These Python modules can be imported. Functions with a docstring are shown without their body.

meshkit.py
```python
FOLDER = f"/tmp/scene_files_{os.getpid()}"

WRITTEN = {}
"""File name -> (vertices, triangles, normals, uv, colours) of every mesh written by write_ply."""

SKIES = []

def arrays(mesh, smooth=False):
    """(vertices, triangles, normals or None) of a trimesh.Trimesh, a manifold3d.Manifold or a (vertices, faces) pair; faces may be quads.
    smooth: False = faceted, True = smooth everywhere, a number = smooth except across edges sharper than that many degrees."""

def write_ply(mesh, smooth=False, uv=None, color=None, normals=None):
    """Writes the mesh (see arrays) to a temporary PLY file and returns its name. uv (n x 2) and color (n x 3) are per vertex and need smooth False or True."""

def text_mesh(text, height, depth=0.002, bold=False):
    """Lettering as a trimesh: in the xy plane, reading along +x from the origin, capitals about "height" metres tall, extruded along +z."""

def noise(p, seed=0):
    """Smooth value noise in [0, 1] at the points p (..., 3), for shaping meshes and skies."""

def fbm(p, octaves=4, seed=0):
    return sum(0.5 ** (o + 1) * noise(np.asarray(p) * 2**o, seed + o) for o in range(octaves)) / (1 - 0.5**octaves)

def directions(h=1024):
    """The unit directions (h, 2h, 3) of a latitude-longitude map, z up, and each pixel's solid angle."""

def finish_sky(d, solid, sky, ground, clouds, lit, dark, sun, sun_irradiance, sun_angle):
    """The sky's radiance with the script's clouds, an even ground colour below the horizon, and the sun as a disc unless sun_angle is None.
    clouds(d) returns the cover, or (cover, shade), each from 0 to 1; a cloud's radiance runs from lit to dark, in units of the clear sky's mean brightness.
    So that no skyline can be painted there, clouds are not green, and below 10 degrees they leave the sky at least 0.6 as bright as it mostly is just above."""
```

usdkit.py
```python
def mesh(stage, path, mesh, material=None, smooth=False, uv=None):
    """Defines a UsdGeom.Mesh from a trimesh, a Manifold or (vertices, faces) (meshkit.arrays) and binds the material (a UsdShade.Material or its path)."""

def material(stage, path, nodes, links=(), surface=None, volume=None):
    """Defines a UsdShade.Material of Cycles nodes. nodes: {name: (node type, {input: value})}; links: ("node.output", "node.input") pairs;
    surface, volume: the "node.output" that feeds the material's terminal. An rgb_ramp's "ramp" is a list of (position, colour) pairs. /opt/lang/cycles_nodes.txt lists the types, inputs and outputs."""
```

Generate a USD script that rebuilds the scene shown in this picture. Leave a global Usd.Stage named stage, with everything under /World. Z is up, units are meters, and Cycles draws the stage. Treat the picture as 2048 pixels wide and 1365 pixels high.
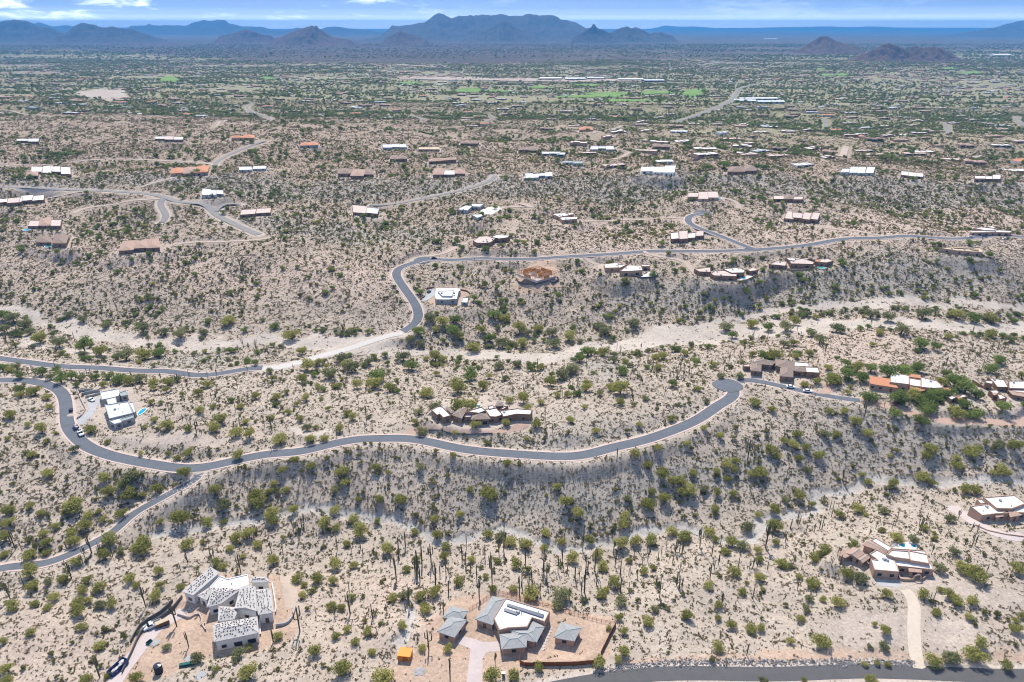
import math, random
import numpy as np, trimesh, shapely, usdkit, meshkit
from shapely.geometry import Polygon, LineString
from scipy.interpolate import RBFInterpolator, RectBivariateSpline, splprep, splev
from scipy.ndimage import map_coordinates, gaussian_filter, gaussian_filter1d
from scipy.spatial import cKDTree
from pxr import Usd, UsdGeom, UsdLux, UsdShade, Sdf, Gf, Vt

stage = Usd.Stage.CreateInMemory()
UsdGeom.SetStageUpAxis(stage, 'Z')
UsdGeom.Xform.Define(stage, '/World')
UsdGeom.Scope.Define(stage, '/World/Looks')

# ------------------------------------------------------------------ camera, sky, sun, exposure
F, CX, CY, HORIZON, CAMZ = 1365.0, 1024.0, 682.5, 50.0, 200.0
PITCH = math.atan((CY - HORIZON) / F)
SUN_AZ, SUN_EL = math.radians(-5.0), math.radians(54.0)      # azimuth from +y towards +x
EXPOSURE = 0.4
cam = UsdGeom.Camera.Define(stage, '/World/camera')
cam.AddTranslateOp().Set(Gf.Vec3d(0, 0, CAMZ))
cam.AddRotateXOp().Set(90 - math.degrees(PITCH))
cam.CreateHorizontalApertureAttr(36.0); cam.CreateVerticalApertureAttr(24.0)
cam.CreateFocalLengthAttr(36.0 * F / 2048)
cam.CreateClippingRangeAttr(Gf.Vec2f(1.0, 200000.0))
cam.CreateExposureAttr(EXPOSURE)

usdkit.material(stage, '/World/Looks/sky_look', {
    'tc': ('texture_coordinate', {}),
    'st': ('sky_texture', {'sky_type': 'single_scattering', 'sun_disc': False, 'sun_elevation': SUN_EL, 'sun_rotation': SUN_AZ,
                           'altitude': 800.0, 'air_density': 1.0, 'aerosol_density': 0.25, 'ozone_density': 3.0}),
    'mp': ('mapping', {'scale': (5.0, 5.0, 26.0), 'rotation': (0.0, 0.12, 0.0)}),
    'n1': ('noise_texture', {'scale': 3.2, 'detail': 9.0, 'roughness': 0.62, 'distortion': 0.35}),
    'mp2': ('mapping', {'scale': (2.0, 2.0, 5.0), 'location': (0.30, 0.0, 0.0)}),
    'n2': ('noise_texture', {'scale': 1.3, 'detail': 2.0}),
    'mul': ('math', {'math_type': 'multiply'}), 'fx': ('math', {'math_type': 'multiply'}), 'mix2': ('mix_color', {'b': (36.0, 39.0, 42.0), 'use_clamp': False}), 'zr': ('math', {'math_type': 'multiply', 'value2': 33.0}), 'veil': ('rgb_ramp', {'ramp': [(0.0, (0.42,) * 3), (0.11, (0.42,) * 3), (0.22, (0.26,) * 3), (0.40, (0.09,) * 3), (0.66, (0.02,) * 3), (1.0, (0.0,) * 3)]}),
    'r1': ('map_range', {'from_min': 0.26, 'from_max': 0.40, 'to_min': 0.0, 'to_max': 0.8, 'clamp': True, 'range_type': 'smoothstep'}),
    'mix': ('mix_color', {'b': (16.0, 17.0, 18.5), 'use_clamp': False}),
    'bg': ('background_shader', {'strength': 0.15}),
    'up': ('mapping', {'location': (0.0, 0.0, 0.55)}), 'sx': ('separate_xyz', {}), 'left': ('map_range', {'from_min': -0.08, 'from_max': -0.34, 'to_min': 0.10, 'to_max': 1.0, 'clamp': True}),
}, [('tc.generated', 'mp.vector'), ('mp.vector', 'n1.vector'), ('tc.generated', 'mp2.vector'), ('mp2.vector', 'n2.vector'),
    ('n1.fac', 'mul.value1'), ('n2.fac', 'mul.value2'), ('mul.value', 'r1.value'), ('r1.result', 'fx.value1'), ('tc.generated', 'sx.vector'), ('sx.x', 'left.value'), ('left.result', 'fx.value2'), ('fx.value', 'mix.fac'), ('sx.z', 'zr.value1'), ('zr.value', 'veil.fac'), ('veil.color', 'mix2.fac'), ('mix.result', 'mix2.a'), ('tc.generated', 'up.vector'), ('up.vector', 'st.vector'),
    ('st.color', 'mix.a'), ('mix2.result', 'bg.color')], surface='bg.background')
dome = UsdLux.DomeLight.Define(stage, '/World/sky')
UsdShade.MaterialBindingAPI.Apply(dome.GetPrim()).Bind(UsdShade.Material.Get(stage, '/World/Looks/sky_look'))
dome.GetPrim().SetCustomDataByKey('kind', 'structure')
sun = UsdLux.DistantLight.Define(stage, '/World/sun')
sun.CreateIntensityAttr(1.1); sun.CreateAngleAttr(0.53); sun.CreateNormalizeAttr(True)
sun.CreateColorAttr(Gf.Vec3f(1.0, 0.95, 0.88))
sun.AddRotateXYZOp().Set(Gf.Vec3f(math.degrees(SUN_EL) - 90, 0, 0) if False else Gf.Vec3f(0, 0, 0))
_d = Gf.Vec3d(math.sin(SUN_AZ) * math.cos(SUN_EL), math.cos(SUN_AZ) * math.cos(SUN_EL), math.sin(SUN_EL))
sun.ClearXformOpOrder()
sun.AddTransformOp().Set(Gf.Matrix4d().SetRotate(Gf.Rotation(Gf.Vec3d(0, 0, 1), _d)))
HAZE_DENSITY = 0.00006
HAZE_COLOR = (0.12, 0.44, 0.90)

# ------------------------------------------------------------------ helpers
_names = {}
def numbered(path):
    k = _names.get(path, 0); _names[path] = k + 1
    return path if k == 0 else f'{path}_{k:03d}'
def tag(p, label=None, cat=None, group=None, kind=None):
    p = p.GetPrim() if hasattr(p, 'GetPrim') else p
    for k, v in (('label', label), ('category', cat), ('group', group), ('kind', kind)):
        if v: p.SetCustomDataByKey(k, v)
    return p
def obj(name, mesh, mat, parent='/World', smooth=False):
    parent = parent if isinstance(parent, str) else str(parent.GetPath())
    return usdkit.mesh(stage, numbered(parent + '/' + name), mesh, '/World/Looks/' + mat, smooth=smooth)
def thing(name, label, cat, loc=(0, 0, 0), rotz=0.0, group=None):
    x = UsdGeom.Xform.Define(stage, numbered('/World/' + name))
    x.AddTranslateOp().Set(Gf.Vec3d(*map(float, loc)))
    if rotz: x.AddRotateZOp().Set(math.degrees(rotz))
    tag(x, label, cat, group)
    return x
class MB:
    """collects vertices and triangles of one mesh"""
    def __init__(s): s.v, s.f, s.n = [], [], 0
    def add(s, v, f):
        v = np.asarray(v, float); f = np.asarray(f, int)
        if f.shape[1] == 4: f = np.vstack([f[:, [0, 1, 2]], f[:, [0, 2, 3]]])
        s.v.append(v); s.f.append(f + s.n); s.n += len(v); return s
    def box(s, c, size, rz=0.0):
        x, y, z = np.array(size) / 2.0
        v = np.array([(-x, -y, -z), (x, -y, -z), (x, y, -z), (-x, y, -z), (-x, -y, z), (x, -y, z), (x, y, z), (-x, y, z)])
        ca, sa = math.cos(rz), math.sin(rz)
        v = np.column_stack([v[:, 0] * ca - v[:, 1] * sa, v[:, 0] * sa + v[:, 1] * ca, v[:, 2]]) + np.array(c)
        return s.add(v, [(0, 3, 2, 1), (4, 5, 6, 7), (0, 1, 5, 4), (1, 2, 6, 5), (2, 3, 7, 6), (3, 0, 4, 7)])
    def beam(s, a, b, w, h):
        a, b = np.array(a, float), np.array(b, float); d = b - a; L = np.linalg.norm(d); d /= L
        r = np.cross(d, [0, 0, 1]); r = r / np.linalg.norm(r) if np.linalg.norm(r) > 1e-3 else np.array([1.0, 0, 0])
        u = np.cross(r, d); o = [(-1, -1), (1, -1), (1, 1), (-1, 1)]
        v = [p + r * w / 2 * i + u * h / 2 * j for p in (a, b) for i, j in o]
        return s.add(v, [(0, 1, 2, 3), (7, 6, 5, 4), (0, 4, 5, 1), (1, 5, 6, 2), (2, 6, 7, 3), (3, 7, 4, 0)])
    def prism(s, poly, z0, z1):
        m = trimesh.creation.extrude_polygon(poly, z1 - z0, engine='earcut')
        return s.add(m.vertices + [0, 0, z0], m.faces)
    def tri(s, m): return s.add(m.vertices, m.faces)
    def tube(s, pts, rad, sides=6):
        p = np.asarray(pts, float); rad = np.broadcast_to(rad, len(p))
        t = np.gradient(p, axis=0); t /= np.linalg.norm(t, axis=1, keepdims=True)
        a = np.cross(t, np.where(np.abs(t[:, 2:]) < .9, [0, 0, 1.], [1., 0, 0])); a /= np.linalg.norm(a, axis=1, keepdims=True)
        b = np.cross(t, a); g = np.arange(sides) * 2 * np.pi / sides
        v = p[:, None] + rad[:, None, None] * (np.cos(g)[None, :, None] * a[:, None] + np.sin(g)[None, :, None] * b[:, None])
        v = np.vstack([v.reshape(-1, 3), p[:1], p[-1:] + t[-1:] * rad[-1] * .6]); n = len(p); q = []
        for i in range(n - 1):
            for j in range(sides):
                k = (j + 1) % sides; A, B, C, D = i * sides + j, i * sides + k, (i + 1) * sides + k, (i + 1) * sides + j
                q += [(A, B, C), (A, C, D)]
        for j in range(sides):
            k = (j + 1) % sides; q += [(n * sides, k, j), (n * sides + 1, (n - 1) * sides + j, (n - 1) * sides + k)]
        return s.add(v, q)
    @property
    def m(s): return np.vstack(s.v), np.vstack(s.f)

# ------------------------------------------------------------------ materials
def mat(name, col, rough=0.85, var=0.12, scale=1.5, spec=0.2, rand=0.0, metal=0.0, bump=0.0):
    """plain stuff: base colour, with a soft mottling of its own and, for rand, a tone that differs from copy to copy"""
    nodes = {'tc': ('texture_coordinate', {}), 'g': ('geometry', {}), 'n': ('noise_texture', {'scale': scale, 'detail': 5.0, 'roughness': 0.6}),
             'r': ('map_range', {'from_min': 0.25, 'from_max': 0.75, 'to_min': 1 - var, 'to_max': 1 + var}),
             'm': ('mix_color', {'blend_type': 'multiply', 'fac': 1.0, 'a': tuple(col)}),
             'p': ('principled_bsdf', {'roughness': rough, 'specular_ior_level': spec, 'metallic': metal})}
    links = [('g.position', 'n.vector'), ('n.fac', 'r.value')]
    if rand:
        nodes |= {'o': ('object_info', {}), 'rr': ('map_range', {'to_min': 1 - rand, 'to_max': 1 + rand}), 'mu': ('math', {'math_type': 'multiply'})}
        links += [('o.random', 'rr.value'), ('rr.result', 'mu.value1'), ('r.result', 'mu.value2'), ('mu.value', 'm.b')]
    else: links += [('r.result', 'm.b')]
    links += [('m.result', 'p.base_color')]
    if bump:
        nodes['b'] = ('bump', {'strength': 0.6, 'distance': bump}); links += [('n.fac', 'b.height'), ('b.normal', 'p.normal')]
    usdkit.material(stage, '/World/Looks/' + name, nodes, links, surface='p.BSDF')
def leaf(name, c0, c1, c2, trans=0.25):
    """foliage: the tone differs between copies and between leaf clumps; part of the light passes through"""
    usdkit.material(stage, '/World/Looks/' + name, {
        'o': ('object_info', {}), 'g': ('geometry', {}), 'a': ('math', {'math_type': 'multiply', 'value2': 0.62}), 'b': ('math', {'math_type': 'multiply_add', 'value2': 0.38}),
        'r': ('rgb_ramp', {'ramp': [(0.0, c0), (0.5, c1), (1.0, c2)]}),
        'd': ('diffuse_bsdf', {}), 't': ('translucent_bsdf', {}), 'x': ('mix_closure', {'fac': trans})},
        [('o.random', 'a.value1'), ('g.random_per_island', 'b.value1'), ('a.value', 'b.value3'), ('b.value', 'r.fac'),
         ('r.color', 'd.color'), ('r.color', 't.color'), ('d.BSDF', 'x.closure1'), ('t.BSDF', 'x.closure2')], surface='x.closure')

mat('asphalt', (0.125, 0.135, 0.15), 0.9, 0.12, 0.25)
mat('old_asphalt', (0.25, 0.23, 0.21), 0.9, 0.1, 0.3)
mat('dark_asphalt', (0.105, 0.10, 0.098), 0.9, 0.1, 0.3)
mat('concrete', (0.52, 0.48, 0.43), 0.9, 0.08, 0.4)
mat('kerb_concrete', (0.56, 0.43, 0.36), 0.9, 0.08, 0.4)
mat('pale_concrete', (0.50, 0.42, 0.39), 0.9, 0.07, 0.5)
mat('grey_concrete', (0.40, 0.40, 0.39), 0.9, 0.08, 0.5)
mat('pink_paving', (0.42, 0.29, 0.225), 0.9, 0.1, 0.5)
mat('tan_paving', (0.44, 0.35, 0.28), 0.9, 0.1, 0.5)
mat('white_roof', (0.74, 0.735, 0.73), 0.7, 0.04, 0.4)
mat('cream_roof', (0.72, 0.69, 0.64), 0.8, 0.06, 0.4)
mat('pinkish_roof', (0.55, 0.45, 0.39), 0.8, 0.07, 0.4)
mat('tan_roof', (0.52, 0.41, 0.28), 0.8, 0.06, 0.4)
mat('grey_roof', (0.56, 0.57, 0.60), 0.7, 0.06, 0.5)
mat('sage_roof', (0.30, 0.35, 0.34), 0.7, 0.06, 0.5)
mat('slate_tile', (0.325, 0.32, 0.31), 0.8, 0.16, 1.2, bump=0.03)
mat('brown_tile', (0.27, 0.195, 0.15), 0.85, 0.14, 1.2, bump=0.03)
mat('pink_tile', (0.40, 0.27, 0.205), 0.85, 0.12, 1.2, bump=0.03)
mat('terracotta_tile', (0.52, 0.235, 0.13), 0.85, 0.14, 1.2, bump=0.03)
mat('dark_tile', (0.10, 0.095, 0.095), 0.8, 0.1)
mat('roof_felt', (0.47, 0.44, 0.405), 0.9, 0.12, 0.6)
mat('sand_drive', (0.56, 0.47, 0.37), 0.95, 0.1, 0.5)
mat('tile_stack_look', (0.12, 0.115, 0.125), 0.8, 0.15)
mat('tan_stucco', (0.36, 0.25, 0.175), 0.9, 0.06, 0.5)
mat('brown_stucco', (0.23, 0.145, 0.10), 0.9, 0.06, 0.5)
mat('pink_stucco', (0.42, 0.28, 0.20), 0.9, 0.06, 0.5)
mat('grey_stucco', (0.36, 0.36, 0.35), 0.9, 0.06, 0.5)
mat('white_stucco', (0.72, 0.70, 0.67), 0.9, 0.05, 0.5)
mat('blue_grey_wrap', (0.36, 0.42, 0.46), 0.8, 0.08, 0.5)
mat('dark_block', (0.13, 0.125, 0.125), 0.9, 0.12, 1.0)
mat('timber', (0.52, 0.25, 0.085), 0.85, 0.15, 1.0)
mat('rust_steel', (0.22, 0.075, 0.028), 0.8, 0.2, 0.8)
mat('fence_metal', (0.10, 0.07, 0.05), 0.6, 0.1)
mat('orange_paint', (0.75, 0.26, 0.02), 0.5, 0.06)
mat('white_paint', (0.80, 0.80, 0.80), 0.3, 0.02, spec=0.5)
mat('blue_paint', (0.02, 0.045, 0.16), 0.4, 0.08, spec=0.4)
mat('green_paint', (0.01, 0.09, 0.075), 0.5, 0.08)
mat('dark_paint', (0.03, 0.035, 0.05), 0.3, 0.05, spec=0.5)
mat('black_plastic', (0.035, 0.035, 0.04), 0.6, 0.08)
mat('rubber', (0.02, 0.02, 0.02), 0.8, 0.0)
mat('glass_dark', (0.02, 0.025, 0.035), 0.12, 0.0, spec=0.6)
mat('skylight_glass', (0.035, 0.05, 0.09), 0.15, 0.0, spec=0.5)
mat('wood_door', (0.16, 0.085, 0.045), 0.7, 0.1)
mat('frame_paint', (0.30, 0.26, 0.22), 0.7, 0.05)
mat('debris', (0.55, 0.52, 0.48), 0.9, 0.25, 1.5)
mat('pool_water', (0.02, 0.36, 0.50), 0.08, 0.08, 0.6, spec=0.5)
mat('green_pool_water', (0.04, 0.32, 0.30), 0.08, 0.08, 0.6, spec=0.5)
mat('river_stone', (0.27, 0.255, 0.245), 0.9, 0.25, 0.8, rand=0.35)
mat('boulder_stone', (0.42, 0.36, 0.30), 0.9, 0.25, 0.8, rand=0.3)
mat('bark', (0.11, 0.09, 0.06), 0.9, 0.2)
mat('cactus_skin', (0.115, 0.11, 0.06), 0.85, 0.2, 1.0, rand=0.35)
mat('lawn_grass', (0.16, 0.265, 0.05), 0.9, 0.3, 0.03)
leaf('palo_verde_leaf', (0.28, 0.28, 0.075), (0.43, 0.41, 0.13), (0.60, 0.55, 0.23), 0.5)
leaf('mesquite_leaf', (0.17, 0.22, 0.055), (0.26, 0.315, 0.09), (0.38, 0.42, 0.14), 0.5)
leaf('ironwood_leaf', (0.21, 0.22, 0.10), (0.31, 0.31, 0.145), (0.42, 0.40, 0.19), 0.48)
leaf('creosote_leaf', (0.16, 0.165, 0.052), (0.255, 0.25, 0.085), (0.37, 0.345, 0.135), 0.46)
leaf('bursage_leaf', (0.20, 0.165, 0.09), (0.31, 0.255, 0.145), (0.46, 0.38, 0.235), 0.48)
leaf('far_leaf', (0.16, 0.19, 0.05), (0.24, 0.265, 0.075), (0.34, 0.345, 0.115), 0.48)

# ------------------------------------------------------------------ rays from the camera and the lie of the land
_cp, _sp = math.cos(PITCH), math.sin(PITCH)
def rays(px, py):
    x, y = (np.asarray(px, float) - CX) / F, -(np.asarray(py, float) - CY) / F
    return np.stack([x, _cp + y * _sp, -_sp + y * _cp], -1)
def hit_z(px, py, z):
    d = rays(px, py); t = (np.asarray(z, float) - CAMZ) / d[..., 2]
    return d[..., 0] * t, d[..., 1] * t
def project(x, y, z):
    z = np.asarray(z) - CAMZ; dep = y * _cp - z * _sp; up = y * _sp + z * _cp
    return CX + F * x / dep, CY - F * up / dep

CONTROL = np.array([
 (0,1365,1),(500,1365,1),(1024,1365,1),(1500,1365,2),(2048,1365,4),(0,1250,1),(250,1250,1),(700,1250,0),(1350,1250,1),
 (0,1180,-1),(350,1150,-1),(700,1180,-1),(1024,1150,-1),(1400,1150,0),(1700,1200,3),(2048,1200,6),(1850,1130,5),(1990,1055,7),(1700,1080,1),
 (300,1068,-6),(420,1055,-7),(560,1030,-8),(700,1030,-8),(850,1072,-8),(1005,1062,-8),(1150,1095,-7),(1330,1058,-7),(1500,1075,-6),(1600,1028,-6),(1700,980,-6),(1890,966,-5),(2048,960,-4),
 (0,1145,-3),(100,1050,3),(200,1085,-4),(310,1008,2),(0,950,8),(150,950,8),
 (0,765,13),(130,830,12),(210,907,10),(400,938,10),(600,900,13),(800,877,15),(1000,908,15),(1160,909,15),(1340,862,16),(1460,790,17),
 (960,840,17),(1200,820,17),(1380,790,17),(240,830,13),(500,860,10),(650,850,8),
 (1700,810,19),(1900,840,20),(2048,865,20),(1565,755,18),(1815,790,19),(2000,800,20),(1600,880,10),(1800,900,8),
 (450,790,9),(700,770,3),(900,780,4),(800,735,-2),(1000,740,-2),(1080,780,7),
 (0,640,-5),(200,680,-6),(420,692,-6),(700,680,-6),(900,706,-7),(1100,706,-7),(1250,682,-6),(1500,652,-5),(2048,652,-4),(2048,608,-3),(1560,615,-4),
 (0,718,3),(200,738,3),(400,747,3),(520,738,0),(700,700,-4.5),
 (1185,706,12),(1160,760,5),(1290,745,10),(1250,712,6),(1700,658,16),(1600,680,8),(1820,670,11),(1650,725,14),(1500,695,3),(2000,720,14),
 (300,650,-4),(300,560,12),(600,650,-4),(600,545,14),(0,560,12),(0,500,16),(800,560,16),(832,625,6),(845,525,19),(300,500,18),(600,500,17),
 (960,650,-4),(955,590,7),(893,600,14),(1080,572,17),(1080,620,3),(1250,548,21),(1230,640,-3),(1440,553,23),(1420,630,-2),
 (1610,538,25),(1700,625,-2),(1760,512,29),(1925,508,29),(2048,560,18),(1900,590,0),
 (1100,520,22),(1500,503,24),(1800,474,28),(2048,482,30),(1330,490,21),(1150,480,20),(1600,470,23),
 (100,485,20),(300,475,16),(600,480,14),(980,487,22),(800,490,16),(1370,472,24),(1600,434,27),(1390,432,26),
 (0,420,27),(100,378,36),(300,388,34),(420,415,28),(512,425,26),(200,445,18),(600,455,14),(800,460,15),(730,425,25),(950,420,27),(840,440,18),
 (1130,438,25),(1410,392,34),(1575,400,34),(1250,440,20),(1900,430,26),
 (0,345,46),(250,345,44),(500,338,44),(700,350,40),(900,350,40),(1100,350,41),(1300,343,44),(1500,344,45),(1715,344,45),(2048,356,42),
 (250,372,30),(550,390,22),(700,400,22),(850,395,24),(1200,395,26),(1500,395,29),(1700,400,27),(2048,410,26),
 (0,265,56),(200,275,54),(400,278,52),(600,285,46),(800,290,42),(100,325,36),(350,325,34),(650,325,30),(1000,320,30),
 (1200,300,30),(1500,310,27),(1750,310,24),(2048,310,22),
 (0,232,42),(300,240,38),(600,240,30),(900,240,24),(1300,245,14),(1700,245,8),(2048,245,6),
 (0,190,20),(500,185,10),(1024,185,0),(1500,185,-4),(2048,185,-6),(0,150,2),(1024,150,-8),(2048,150,-10)], float)
for _px in (-400, 2450):
    for _py, _z in ((1365, 3), (1150, 2), (900, 12), (650, -2), (500, 22), (400, 26), (345, 42), (270, 40), (190, 4)):
        CONTROL = np.vstack([CONTROL, (_px, _py, _z)])
for _py in (125, 100, 80, 68):
    for _px in (-400, 300, 1024, 1750, 2450): CONTROL = np.vstack([CONTROL, (_px, _py, -16 - (125 - _py) * .25)])
_cx, _cy = hit_z(CONTROL[:, 0], CONTROL[:, 1], CONTROL[:, 2])
_W = lambda y: 84.0 + .907 * np.maximum(y, 0.0)
_rbf = RBFInterpolator(np.column_stack([_cx / _W(_cy) * 1.3, np.log(_cy)]), CONTROL[:, 2], kernel='linear', smoothing=0.02, neighbors=24)
_us, _vs = np.linspace(-1.5, 1.5, 160), np.linspace(math.log(70), math.log(20000), 240)
_gu, _gv = np.meshgrid(_us, _vs, indexing='ij')
_zz = gaussian_filter(_rbf(np.column_stack([_gu.ravel() * 1.3, _gv.ravel()])).reshape(_gu.shape), 1.1)
_sp0 = RectBivariateSpline(_us, _vs, _zz, kx=2, ky=2)

# the sheet's rows and columns: finer where the land is near
_py = np.concatenate([np.arange(1430, 240, -1.9), np.arange(240, 110, -1.2), np.arange(110, 56, -0.8)])
_rows = 200.0 / np.tan(PITCH + np.arctan((_py - CY) / F))
YS = np.concatenate([[-400, -150, 0, 60, 90, 105], _rows, [41000.0, 41800.0]])
YS = np.unique(YS)
US = np.concatenate([[-6, -3, -1.8, -1.3, -1.1], np.linspace(-0.95, 0.95, 1000), [1.1, 1.3, 1.8, 3, 6]])
GY = np.repeat(YS[:, None], len(US), 1); GX = US[None, :] * _W(YS)[:, None]
GZ = _sp0.ev(np.clip(np.repeat(US[None], len(YS), 0), -1.5, 1.5), np.log(np.clip(GY, 75, 19000)))
_P = np.stack([GX, GY, np.zeros_like(GX)], -1)
_rel = np.clip((1400 - GY) / 700, 0.0, 1) * np.clip((GY - 60) / 60, 0, 1)
def ridged(P, seed): return 1 - np.abs(2 * meshkit.fbm(P, 3, seed) - 1)
GZ += _rel * ((meshkit.fbm(_P / 45.0, 3, 3) - .5) * 5.0 + (ridged(_P * [1, .55, 1] / 28.0, 9) - .75) * -2.6 + (meshkit.fbm(_P / 7.0, 2, 5) - .5) * 0.9)
_g = ridged(_P * [1 / 70., 1 / 170., 1], 57); GZ += np.clip((GY - 380) / 200, 0, 1) * np.clip((1700 - GY) / 500, 0, 1) * (_g - .72) * 11.0
GZ += np.clip((GY - 500) / 600, 0, 1) * np.clip((6000 - GY) / 3000, 0, 1) * (meshkit.fbm(_P * [.4, 1, 1] / 150.0, 3, 7) - .5) * 26.0
GZ += np.clip((GY - 11000) / 20000, 0, 1) * -30.0

def _ij(x, y):
    return np.interp(y, YS, np.arange(len(YS))), np.interp(np.asarray(x) / _W(np.asarray(y)), US, np.arange(len(US)))
def ground(x, y, A=None):
    i, j = _ij(np.atleast_1d(x), np.atleast_1d(y))
    return map_coordinates(GZ if A is None else A, [i, j], order=1, mode='nearest')
_ts = np.geomspace(120, 60000, 2200)
def at(px, py, dz=0.0):
    """the point of the land that is seen at a place of the photograph (dz: of a surface that much above it)"""
    px, py = np.broadcast_arrays(np.atleast_1d(px).astype(float), np.atleast_1d(py).astype(float)); out = []
    for a, b in zip(px.ravel(), py.ravel()):
        d = rays(a, b); p = d[None] * _ts[:, None] + [0, 0, CAMZ]
        g = p[:, 2] - ground(p[:, 0], p[:, 1]) - dz
        k = int(np.argmax(g < 0)); k = k if g[k] < 0 else len(g) - 1
        k = max(k, 1); w = g[k - 1] / (g[k - 1] - g[k] + 1e-9); q = p[k - 1] * (1 - w) + p[k] * w
        out.append(q)
    return np.array(out)

# ------------------------------------------------------------------ roads: the land is levelled under them first
def smooth_line(p, step):
    p = np.asarray(p, float)
    tck, _ = splprep(p.T, s=0, k=min(3, len(p) - 1)); n = max(int(np.linalg.norm(np.diff(p, axis=0), axis=1).sum() / step), 8)
    q = np.array(splev(np.linspace(0, 1, n * 4), tck)).T
    s = np.concatenate([[0], np.cumsum(np.linalg.norm(np.diff(q, axis=0), axis=1))]); t = np.linspace(0, s[-1], n)
    return np.column_stack([np.interp(t, s, q[:, 0]), np.interp(t, s, q[:, 1])])
ROADS = {
 'hill': ([(-60,757),(0,758),(40,762),(85,768),(115,780),(130,800),(132,830),(136,850),(150,873),(175,893),(210,908),(260,922),(320,932),(380,936),(420,934),(470,926),(540,913),(600,902),(660,890),(720,880),(770,876),(810,877),(860,885),(920,897),(980,906),(1040,912),(1100,913),(1160,909),(1220,899),(1280,884),(1340,862),(1400,836),(1440,812),(1462,795),(1466,778)], 6.3),
 'side': ([(400,940),(385,960),(350,985),(310,1008),(270,1035),(225,1075),(190,1093),(140,1110),(90,1124),(40,1137),(-40,1153)], 4.2),
 'upper_end': ([(1478,764),(1500,763),(1530,766),(1570,774),(1610,784),(1660,794),(1722,802)], 4.6),
 'valley': ([(-60,711),(0,717),(60,725),(130,732),(200,738),(270,743),(340,746),(400,747),(460,744),(525,738)], 5.8),
 'bench': ([(806,668),(825,655),(835,641),(836,625),(828,605),(815,585),(800,565),(793,550),(800,537),(820,527),(850,521),(900,520.5),(950,521),(1050,520),(1100,519),(1180,512),(1260,505),(1310,502),(1400,503),(1500,503),(1520,501),(1560,497),(1620,490),(1700,480),(1760,474),(1820,473),(1880,475),(1960,478),(2090,482)], 7.0),
 'crossing': ([(525,738),(580,730),(640,716),(700,700),(750,684),(806,668)], 6.8),
 'spur': ([(1512,501),(1470,484),(1420,465),(1385,450),(1376,441),(1384,433),(1405,428)], 6.5),
 'west': ([(-60,375),(0,376),(100,378),(200,381),(280,386),(330,395),(370,405),(410,412),(430,428),(450,441),(490,457),(518,472)], 7.5),
 'west_fork': ([(432,424),(450,412),(482,410)], 6.0),
 'centre': ([(740,410),(800,405),(860,395),(920,382),(960,370),(990,351)], 6.5),
 'north': ([(430,332),(440,320),(470,305),(510,290),(532,283)], 6.5),
 'north_track': ([(-40,328),(0,328),(150,322),(330,325),(425,331)], 4.5),
 'bend': ([(530,243),(500,224),(497,213),(512,205)], 6.0),
 'plain': ([(1345,248),(1400,229),(1440,213),(1470,193),(1535,165)], 11.0),
 'bottom': ([(1010,1400),(1120,1374),(1200,1358),(1280,1349.5),(1400,1346.5),(1550,1347),(1700,1348),(1900,1349.5),(2110,1351)], 5.6),
 'tan_drive_a': ([(330,396),(322,412),(331,432),(322,446)], 6.5),
}
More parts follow.
